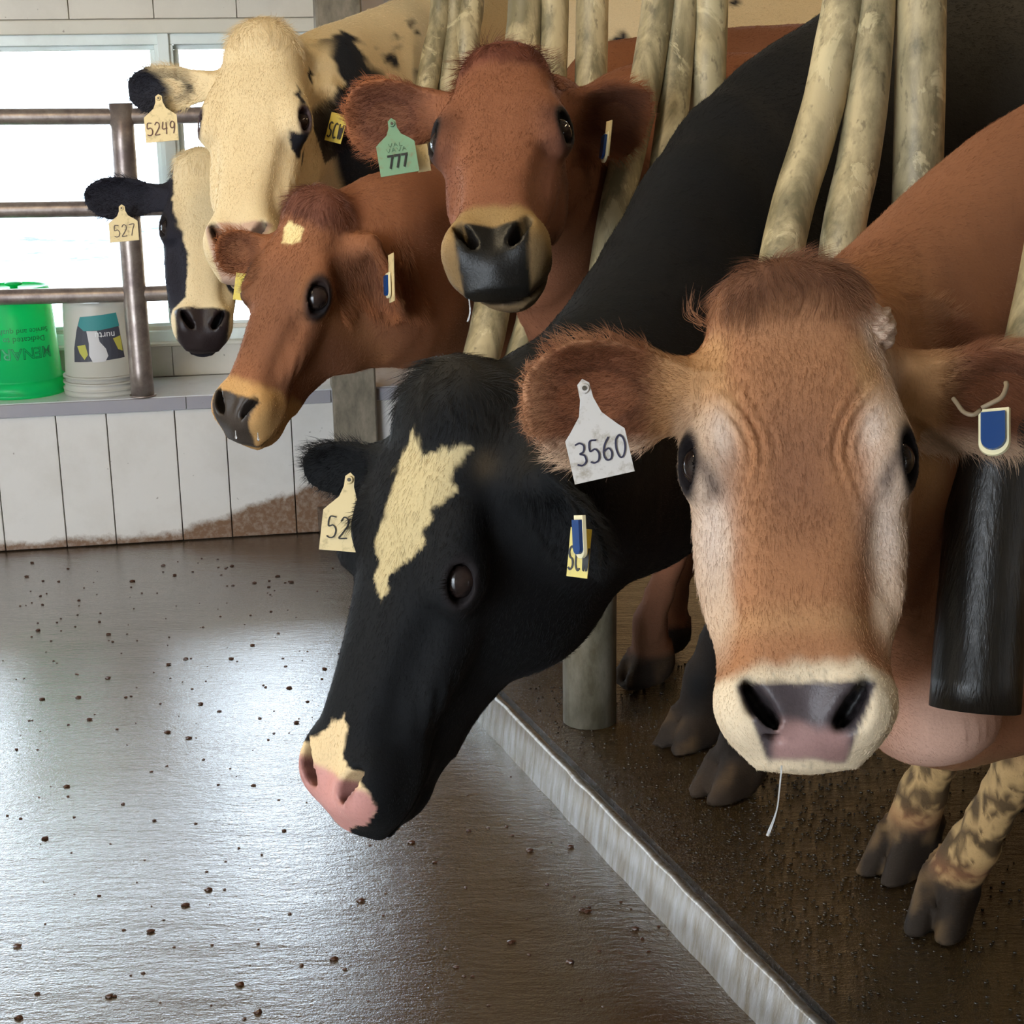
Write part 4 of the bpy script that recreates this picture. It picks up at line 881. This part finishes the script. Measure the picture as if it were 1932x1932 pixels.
PATCH5H = [[(-.0833, .2296), (-.0925, .2264), (-.1099, .2203), (-.1324, .2292), (-.1165, .257), (-.0974, .2516)], [(-.0741, .1175), (-.083, .1369), (-.0936, .1552), (-.0889, .1659), (-.0762, .1489)],
    [(-.1244, .0187), (-.1357, .0327), (-.1354, .0588), (-.1246, .0553)], [(-.140, .215), (-.150, .235), (-.148, .262), (-.138, .25)], [(.115, .06), (.125, .05), (.13, .09), (.12, .1)]]
PATCH5B = [[(-.4491, 1.4376), (-.4293, 1.446), (-.3848, 1.4619), (-.3497, 1.4547), (-.3365, 1.4219), (-.3018, 1.3798), (-.2847, 1.3616), (-.2905, 1.3316), (-.2671, 1.1716), (-.2723, 1.0), (-.3848, 1.0), (-.42, 1.2392), (-.3915, 1.2813), (-.3939, 1.3224), (-.3683, 1.3568), (-.3795, 1.3686), (-.4143, 1.41)],
    [(-.2425, 1.4941), (-.2277, 1.4917), (-.2087, 1.464), (-.2147, 1.4538), (-.2333, 1.4725)], [(-.282, 1.4259), (-.2621, 1.426), (-.2582, 1.3795), (-.2732, 1.3796), (-.2838, 1.3978)], [(-.2204, 1.3792), (-.2085, 1.3729), (-.2063, 1.3482), (-.2147, 1.3447)],
    [(-.3006, 1.4307), (-.2887, 1.4161), (-.2883, 1.3942), (-.2976, 1.4039)], [(.3012, 1.4668), (.3236, 1.4833), (.3405, 1.4557), (.331, 1.4284), (.3002, 1.4286)], [(.6301, 1.5615), (.6611, 1.5616), (.6532, 1.5427), (.6339, 1.534)], [(-.281, 1.4656), (-.2627, 1.4533), (-.2565, 1.4409), (-.2684, 1.4433)],
    [(1.0, 1.3), (1.2, 1.35), (1.35, 1.1), (1.1, 1.0)], [(.75, 1.2), (.85, 1.25), (.85, 1.1)]]
def paint5(c):
    n = len(c['P']); P = c['P']; coat = np.tile(np.array(lin('#d9c49c')), (n, 1)); coat = lay(coat, np.clip(.4*nz(P, 12, 3), 0, 1)*.3, '#bba57c')
    col, wet, hm, j = base_face(c, coat, None, '#b99a86', inner='#4a423c', lidc='#4a3d40')
    ch = chart(c['h'])+np.stack([.004*nz(P, 150, 5), .004*nz(P, 120, 6)], 1)
    for q in PATCH5H: col = lay(col, hm*sm(-.003, .003, poly_d(ch, q)), '#1b1b22')
    xz = np.stack([P[:, 0], P[:, 2]], 1)+np.stack([.007*nz(P, 90, 5), .007*nz(P, 80, 6)], 1); nb = (1-hm*sm(.13, .11, np.abs(c['h'][:, 0])))
    for q in PATCH5B: col = lay(col, nb*sm(-.006, .006, poly_d(xz, q)), '#1b1e26')
    for s, t, nn, m, k in c['ears']:
        if k == 'r': col = lay(col, m*sm(.42, .62, s+.10*nz(P, 60, 9)+.12*t), '#24242c')
        else: col = lay(col, m*sm(.0, .2, s)*.9, '#26242a')
    return hooves_legs(c, col), wet
cow('cow', 'tall white-faced cow with black spots on its neck, head up before the window', H5, EAR5, body5, ((-.93, 3.15, -.03), (1.85, 5.6, 1.80)),
    ([(-.90, -.36, .0058)], [(3.2, 3.86, .006)], [(.92, 1.56, .0058)]), paint5, hairn=110000, hair=std_hair(.009, .016), hr=.00030, hc=.025)

# -- black and white cow at the back
H6 = Head((-.763, 4.075, 1.168), (.0502, -.5397, -.8404), (.2007, -.8188, .5378), .92, w=1.0, poll=1.0, mw=1.05, dp=1.25, ck=.014)
def body6(F):
    w = H6.w
    tubes(F, [(w((0, .06, -.13)), .08, .075), ((-.66, 4.30, 1.05), .15, .10), ((-.50, 4.50, 1.05), .19, .12), ((-.22, 4.80, 1.06), .28, .15), ((.10, 5.10, 1.06), .36, .20)], .05)
    tubes(F, [((.10, 5.10, 1.06), .36, .20), ((.5, 5.32, 1.05), .37, .25), ((1.0, 5.52, 1.05), .37, .27), ((1.45, 5.70, 1.05), .34, .24), ((1.65, 5.78, 1.10), .22, .2)], .06)
    foreleg(F, (.12, 5.10, .75), (.06, 5.12, .42), (.0, 5.14, .17), (-.02, 5.14, 0), (-.85, -.5), 1.0)
    foreleg(F, (.20, 5.26, .75), (.14, 5.30, .42), (.08, 5.32, .17), (.06, 5.33, 0), (-.85, -.5), 1.0)
    hind(F, (1.50, 5.6, 0)); hind(F, (1.40, 5.84, 0))
EAR6 = {'r': dict(base=(-.862, 4.065, 1.078), tip=(-1.058, 4.045, 1.082), normal=(-.05, -1, -.1), W=.056, th=.0078, cup=6., root=H6.w((.05, .06, -.08))),
        'l': dict(base=(-.66, 4.10, 1.07), tip=(-.50, 4.14, 1.04), normal=(-.2, -1, -.1), W=.056, th=.0078, cup=6., root=H6.w((-.05, .06, -.08)))}
WHITE6 = [(.09, -.08), (-.06, -.08), (-.043, .046), (-.045, .2), (-.051, .274), (-.09, .357), (-.17, .43), (-.17, .56), (.17, .56), (.14, .43), (.052, .398), (.040, .28), (.0585, .19), (.076, .07)]
def paint6(c):
    n = len(c['P']); P = c['P']; coat = np.tile(np.array(lin('#23222b')), (n, 1))
    ch = chart(c['h'])+np.stack([.003*nz(P, 150, 5), .003*nz(P, 120, 6)], 1); h = c['h']
    hm0 = sm(-.12, -.02, h[:, 1])*sm(.17, .14, np.abs(h[:, 0]))*sm(-.36, -.3, h[:, 2])
    if WHITE6: coat = lay(coat, hm0*sm(-.003, .003, poly_d(ch, WHITE6)), '#d6c29c')
    else: coat = lay(coat, hm0*sm(.050, .040, np.abs(ch[:, 0])-.10*sm(.36, .42, h[:, 1])), '#d6c29c')
    col, wet, hm, j = base_face(c, coat, None, '#2a2223', inner='#17161c', padw=.072, padk=.10, padtop=.430)
    return hooves_legs(c, col), wet
cow('cow', 'black and white cow with a broad pale blaze, farthest back by the window', H6, EAR6, body6, ((-1.12, 3.6, -.03), (1.95, 6.2, 1.60)),
    ([(-1.09, -.60, .0062)], [(3.65, 4.2, .0065)], [(.66, 1.26, .0062)]), paint6, hairn=80000, hair=std_hair(.009, .015), hr=.00033, hc=.03)

# ---------------------------------------------------------------- ear tags and small things on the cows
COWS = {o['label']: o for o in COL.objects if o.get('category') == 'cow'}
def the_cow(k): return next(o for l, o in COWS.items() if k in l)
GL = {'3': [[(.05, .95), (.5, 1.0), (.85, .85), (.75, .6), (.4, .52), (.8, .42), (.9, .15), (.5, 0), (.05, .08)]], '5': [[(.85, .98), (.2, .98), (.12, .55), (.6, .6), (.92, .38), (.8, .08), (.4, 0), (.05, .08)]],
      '6': [[(.75, 1.0), (.3, .7), (.1, .3), (.3, .02), (.7, .02), (.88, .28), (.65, .5), (.2, .42)]], '0': [[(.5, 1), (.15, .8), (.08, .4), (.3, .03), (.65, .03), (.92, .4), (.85, .8), (.5, 1)]],
      '2': [[(.1, .8), (.4, 1), (.8, .9), (.8, .6), (.3, .2), (.08, .0), (.9, .03)]], '7': [[(.05, .96), (.9, .98), (.6, .5), (.4, .0)]], '4': [[(.25, 1), (.1, .45), (.9, .48)], [(.75, .95), (.7, 0)]],
      '9': [[(.85, .85), (.5, 1), (.15, .8), (.25, .5), (.7, .5), (.87, .85), (.8, .4), (.6, 0)]], 'S': [[(.85, .92), (.45, 1), (.12, .8), (.3, .55), (.75, .45), (.85, .18), (.5, 0), (.1, .1)]],
      'C': [[(.85, .9), (.5, 1), (.15, .75), (.12, .25), (.5, 0), (.85, .1)]], 'W': [[(.03, 1), (.25, 0), (.5, .8), (.75, 0), (.97, 1)]], 'V': [[(.05, 1), (.5, 0), (.95, 1)]], 'A': [[(.05, 0), (.5, 1), (.95, 0)], [(.25, .4), (.75, .4)]], 'L': [[(.2, 1), (.2, 0), (.85, 0)]]}
def strokes(txt, cx, cy, w, h, t, dz, M, name='lettering', mat=None, parent=None, lean=0.):
    """flat pen strokes of thickness t, width w per glyph"""
    bm = bmesh.new(); n = len(txt)
    for i, chh in enumerate(txt):
        x0 = cx+(i-(n-1)/2)*w*1.25-w/2
        for pl in GL[chh]:
            q = spline([(x0+a*w+lean*b, cy-h/2+b*h, 0) for a, b in pl], len(pl)*4)
            T = np.gradient(q, axis=0); T /= np.linalg.norm(T, axis=1)[:, None]+1e-9; N = np.stack([-T[:, 1], T[:, 0], T[:, 2]*0], 1)*t/2
            top = [[bm.verts.new((p[0]+s*k[0], p[1]+s*k[1], dz)) for p, k in zip(q, N)] for s in (1, -1)]
            for j in range(len(q)-1): bm.faces.new((top[1][j], top[1][j+1], top[0][j+1], top[0][j]))
    r = bmesh.ops.extrude_face_region(bm, geom=bm.faces[:])
    for v in [g for g in r['geom'] if isinstance(g, bmesh.types.BMVert)]: v.co.z -= .0008
    for v in bm.verts: v.co = M @ v.co
    o = obj(name, from_bm(name, bm), mat, None); o.parent = parent; return o
def frame_m(top, bot, normal):
    d = (Vector(top)-Vector(bot)).normalized(); n = Vector(normal); n = (n-d*n.dot(d)).normalized(); x = d.cross(n)
    return Matrix(((x.x, d.x, n.x, top[0]), (x.y, d.y, n.y, top[1]), (x.z, d.z, n.z, top[2]), (0, 0, 0, 1))), (Vector(top)-Vector(bot)).length
def tag_plate(parent, top, bot, w, mat, label, normal=(.0, -.96, .25), neck=.36, th=.0016, name='ear_tag', stud=True, square=False):
    M, L = frame_m(top, bot, normal); h = w/2; s = L*neck
    P = [(-h, -L), (-h*1.0, -s-.004), (-h*.80, -s+.002), (-h*.38, -s*.62), (-h*.22, -s*.25), (-h*.20, .004), (0, .009), (h*.20, .004), (h*.22, -s*.25), (h*.38, -s*.62), (h*.80, -s+.002), (h, -s-.004), (h, -L)]
    if square: P = [(-h, -L), (-h, 0), (h, 0), (h, -L)]
    bm = bmesh.new(); f = bm.faces.new([bm.verts.new((x, y, 0)) for x, y in P]); r = bmesh.ops.extrude_face_region(bm, geom=[f])
    for v in [g for g in r['geom'] if isinstance(g, bmesh.types.BMVert)]: v.co.z += th
    for v in bm.verts: v.co = M @ v.co
    o = obj(name, from_bm(name, bm), mat); o.parent = parent; o['label'] = label
    if stud:
        for r_, z_, m_ in ((.0055, .0032, mat), (.0028, .0045, M_STUD)):
            bm = bmesh.new(); bmesh.ops.create_cone(bm, cap_ends=True, segments=20, radius1=r_, radius2=r_*.8, depth=z_)
            for v in bm.verts: v.co = M @ Vector((v.co.x, v.co.y-.001, v.co.z+th+z_/2))
            s_ = obj('stud', from_bm('stud', bm), m_); s_.parent = o
    return o, M, L
def tagmat(name, c): t = NT(name); v = t.obj(); t.l(t.mix(t.ramp(t.noise(60, 5, .7, v), [(.52, 0.), (.72, .75)]), lin(c), lin('#7b6a4a')), t.b.inputs['Base Color']); t.set('Roughness', .45); return t.m
M_STUD = plain('dark_stud', '#4b4438', .5); INK = plain('tag_ink', '#23213a', .6); BLK = plain('tag_black', '#12110f', .6)
TW, TC, TY, TG = tagmat('tag_white', '#c6c0ba'), tagmat('tag_cream', '#cdb98b'), tagmat('tag_yellow', '#c8b23c'), tagmat('tag_green', '#6f9070')
c1 = the_cow('fawn'); c2 = the_cow('black cow with'); c3 = the_cow('green ear'); c4 = the_cow('profile'); c5 = the_cow('tall'); c6 = the_cow('farthest')
o, M, L = tag_plate(c1, (.0726, 1.537, 1.0573), (.091, 1.505, .9740), .0595, TW, 'white ear tag reading 3560', neck=.48); strokes('3560', .001, -L*.70, .0105, .022, .0016, .0022+.0010, M, mat=INK, parent=o, lean=.002)
o, M, L = tag_plate(c2, (-.2033, 1.9415, .868), (-.213, 1.905, .7850), .0585, TC, 'cream ear tag reading 526', neck=.40, normal=(-.1, -.96, .25)); strokes('526', .0, -L*.68, .0125, .027, .0016, .0030, M, mat=BLK, parent=o)
o, M, L = tag_plate(c3, (-.1875, 2.695, 1.2835), (-.1752, 2.670, 1.2032), .064, TG, 'green ear tag reading 777', neck=.36)
t_ = text_mesh('777', .032, narrow=.72, off=.0004); map_mesh(t_, lambda v: np.array([M @ Vector((x*1.0, y-L*.76, .0032+z)) for x, y, z in v])); s_ = obj('lettering', t_, BLK); s_.parent = o
for q, y in (('VAL', .42), ('VAVA', .52)): strokes(q, 0, -L*y, .007, .006, .0007, .0026, M, mat=plain('faint_ink', '#4f6b50'), parent=o)
tag_plate(c3, (-.143, 2.720, 1.2479), (-.1366, 2.708, 1.2047), .022, TC, 'pale back half of the ear tag', stud=False, square=True)
o, M, L = tag_plate(c5, (-.7717, 3.660, 1.3226), (-.7638, 3.630, 1.2293), .073, TC, 'cream ear tag reading 5249', neck=.38); strokes('5249', .0, -L*.70, .0135, .028, .0022, .0036, M, mat=plain('brown_ink', '#5b3c35', .6), parent=o)
o, M, L = tag_plate(c6, (-.9561, 4.010, 1.0577), (-.9495, 3.985, .9781), .072, TC, 'cream ear tag reading 527', neck=.38); strokes('527', .002, -L*.68, .015, .029, .0018, .0036, M, mat=plain('grey_ink', '#4a3e3c', .6), parent=o)
tag_plate(c4, (-.5125, 3.10, .9954), (-.5206, 3.09, .9444), .030, TY, 'yellow-green ear tag half hidden by the ear', stud=False, square=True)
# yellow tags with black print
o, M, L = tag_plate(c2, (.0771, 1.700, .8681), (.0715, 1.690, .8144), .0245, TY, 'yellow ear tag with black print', stud=False, square=True, normal=(-.35, -.9, .2)); strokes('SCW', .0, -L*.62, .0068, .026, .0020, .0028, M, mat=BLK, parent=o)
o, M, L = tag_plate(c5, (-.374, 3.70, 1.2816), (-.392, 3.69, 1.2205), .040, TY, 'yellow ear tag with black print', stud=False, square=True, normal=(-.25, -.93, .1)); strokes('SCW', .0, -L*.60, .010, .034, .0030, .0034, M, mat=BLK, parent=o)
# transponder buttons: white rimmed blue lozenges
M_BLUE = plain('blue_plastic', '#143a70', .25); M_CRM = plain('cream_plastic', '#ddd3ac', .4); M_HORN = plain('brown_wire', '#86745c', .5)
def transponder(parent, top, bot, w, normal, label):
    M, L = frame_m(top, bot, normal)
    def lz(name, hw, y0, y1, z0, z1, mat, par):
        bm = bmesh.new(); pts = [(hw*math.cos(a), y1+hw*.9+(-1 if math.sin(a) < 0 else 1)*0+hw*.9*math.sin(a)) for a in np.linspace(math.pi, 2*math.pi, 14)]; pts = [(-hw, y0)]+pts+[(hw, y0)]
        f = bm.faces.new([bm.verts.new((x, y, z0)) for x, y in pts]); r = bmesh.ops.extrude_face_region(bm, geom=[f])
        for v in [g for g in r['geom'] if isinstance(g, bmesh.types.BMVert)]: v.co.z = z1; v.co.x *= .94
        for v in bm.verts: v.co = M @ v.co
        o = obj(name, from_bm(name, bm), mat); o.parent = par; return o
    o = lz('transponder', w/2, 0, -L, 0, .004, M_CRM, parent); o['label'] = label
    b = lz('blue_disc', w*.40, -L*.10, -L*.90, .003, .0085, M_BLUE, o); return o, M, L
o, M, L = transponder(c1, (.4935, 1.590, 1.018), (.4880, 1.562, .9760), .0320, (-.45, -.87, .15), 'blue and cream transponder button')
obj('strap', tube_mesh('strap', spline([M @ Vector(q) for q in ((-.013, .0, .003), (-.020, -.006, .006), (-.030, -.001, .004), (-.037, .010, 0), (-.042, .018, -.002))], 14), .0024, 10), M_HORN, None).parent = o
obj('strap', tube_mesh('strap', spline([M @ Vector(q) for q in ((-.012, .002, .003), (-.002, .006, .004), (.008, .012, .003), (.012, .024, 0), (.011, .030, -.002))], 14), .0026, 10), M_HORN, None).parent = o
transponder(c2, (.0760, 1.690, .886), (.0775, 1.678, .8400), .0175, (-.8, -.5, .1), 'blue and cream transponder button')
transponder(c3, (.170, 2.715, 1.262), (.163, 2.700, 1.215), .024, (-.97, -.28, .0), 'thin cream and blue transponder seen edge-on')
tag_plate(c3, (.1725, 2.712, 1.282), (.166, 2.70, 1.225), .020, TC, 'cream tag seen edge-on', stud=False, square=True, normal=(-.93, -.40, 0))
transponder(c4, (-.223, 2.985, 1.005), (-.2225, 2.970, .960), .020, (-.92, -.38, 0), 'cream and blue transponder seen edge-on')
tag_plate(c4, (-.2175, 2.99, 1.040), (-.2165, 2.965, .9539), .030, TC, 'cream tag seen edge-on', stud=False, square=True, normal=(-.93, -.40, 0))
# horn scur, wisp of hair, strings of drool
hs = ell_m = None
def blob(name, c, r, mat, parent, label=None, seed=0):
    bm = bmesh.new(); bmesh.ops.create_icosphere(bm, subdivisions=4, radius=1); g = np.random.default_rng(seed)
    for v in bm.verts:
        k = 1+.10*math.sin(v.co.x*7+seed)*math.sin(v.co.z*9)+.05*math.sin(v.co.z*26); v.co = Vector((v.co.x*r[0]*k, v.co.y*r[1]*k, v.co.z*r[2]*k))+Vector(c)
    for f in bm.faces: f.smooth = True
    o = obj(name, from_bm_keep(name, bm), mat); o.parent = parent
    if label: o['label'] = label
    return o
hm_ = NT('horn_skin'); v = hm_.obj((1, 1, 3)); hm_.l(hm_.mix(hm_.ramp(hm_.noise(90, 5, .7, v), [(.35, 0.), (.65, 1.)]), lin('#d6bca4'), lin('#a9826a')), hm_.b.inputs['Base Color']); hm_.set('Roughness', .6); hm_.bump(hm_.noise(160, 4, .6, v), .8, .004)
blob('horn_scar', H1.w((-.093, .035, -.035)), (.021, .022, .026), hm_.m, c1, 'pale crusty horn scar', 3)
n = 26; base = np.array([.206, 1.66, 1.098]); rt_ = base+rng.normal(0, .004, (n, 3)); tp = rt_+np.array([-.018, -.01, .030])+rng.normal(0, .006, (n, 3)); md = (rt_+tp)/2+np.array([-.008, 0, -.003])
hair_obj('hair_wisp', rt_, tp, md, .0002, np.tile(np.array([lin('#94694b')]), (n, 1)), c1)
DR = NT('drool'); DR.set('Base Color', (.9, .9, .9, 1)); DR.set('Roughness', .05); DR.set('Transmission Weight', .7); DR.set('IOR', 1.33)
for p_, pts, r_ in ((c1, [(.2427, 1.34, .742), (.2405, 1.335, .722), (.2369, 1.3268, .7031), (.2283, 1.3209, .6813)], [.0009, .0007, .0007, .0016]), (c3, [(-.0600, 2.335, 1.055), (-.0575, 2.332, 1.035), (-.0575, 2.330, 1.020), (-.0610, 2.328, 1.008)], [.0012, .0010, .0010, .0014])):
    o = obj('drool', tube_mesh('drool', spline(pts, 16), np.interp(np.linspace(0, 3, 16), range(4), r_), 8), DR.m); o.parent = p_; o['label'] = 'string of drool'

# ---------------------------------------------------------------- crumbs of mud on the alley floor
bm = bmesh.new(); r2 = random.Random(5)
for k in range(760):
    x = r2.uniform(-2.2, .3); y = r2.uniform(1.9, 4.8)
    if (np.array((x, y, 0))-KP) @ KN > -.02: continue
    s = r2.choice([.0015, .002, .002, .0025, .003, .003, .004, .006]); r = bmesh.ops.create_icosphere(bm, subdivisions=1, radius=s)
    for v in r['verts']: v.co = Vector((v.co.x*r2.uniform(.8, 1.8)+x, v.co.y*r2.uniform(.7, 1.3)+y, v.co.z*.6+AL+s*.3))
o = obj('mud_crumbs', from_bm('mud_crumbs', bm), plain('mud', '#3f2414', .35)); tag(o, 'small brown crumbs of mud scattered over the wet alley floor', 'mud', None, 'stuff')

# glossy drops added to make glints on the cows' standing, and drips under the profile cow's chin
ico = bmesh.new(); bmesh.ops.create_icosphere(ico, subdivisions=2, radius=1); iv = np.array([v.co[:] for v in ico.verts]); fi = np.array([[v.index for v in f.verts] for f in ico.faces]); ico.free()
n = 2600; r3 = np.random.default_rng(11); ctr = []
while len(ctr) < n:
    a, b_ = r3.uniform(-.9, 1.6), abs(r3.normal(0, .45))+.05
    if r3.random() < .35: q = np.array((.52, 2.62, 0))+r3.normal(0, (.16, .22, 0))
    else: q = np.array(kp(a, b_, 0))
    if (q-KP) @ KN > .05: ctr.append(q)
ctr = np.array(ctr); sz = r3.uniform(.0010, .0030, (n, 1, 1))*np.array((1.3, 1.0, .55)); V = (iv[None]*sz+ctr[:, None]+np.array((0, 0, .0006))).reshape(-1, 3); Fc = (fi[None]+np.arange(n)[:, None, None]*len(iv)).reshape(-1, 3)
wd = NT('glint_drop'); wd.set('Base Color', (.03, .022, .012, 1)); wd.set('Roughness', .04); wd.set('Specular IOR Level', .8)
tag(obj('glint_drops', mesh_np('glint_drops', V, Fc), wd.m), 'tiny glossy drops added for glints on the brown floor under the cows', 'water', None, 'stuff')
for px in ((-.4825, 2.73, .752), (-.4437, 2.73, .748)):
    o = obj('drip', tube_mesh('drip', [(px[0], px[1], px[2]+.012), (px[0], px[1], px[2]+.004), (px[0], px[1], px[2]), (px[0], px[1], px[2]-.003)], [.0008, .0009, .0022, .0012], 8), DR.m); o.parent = c4
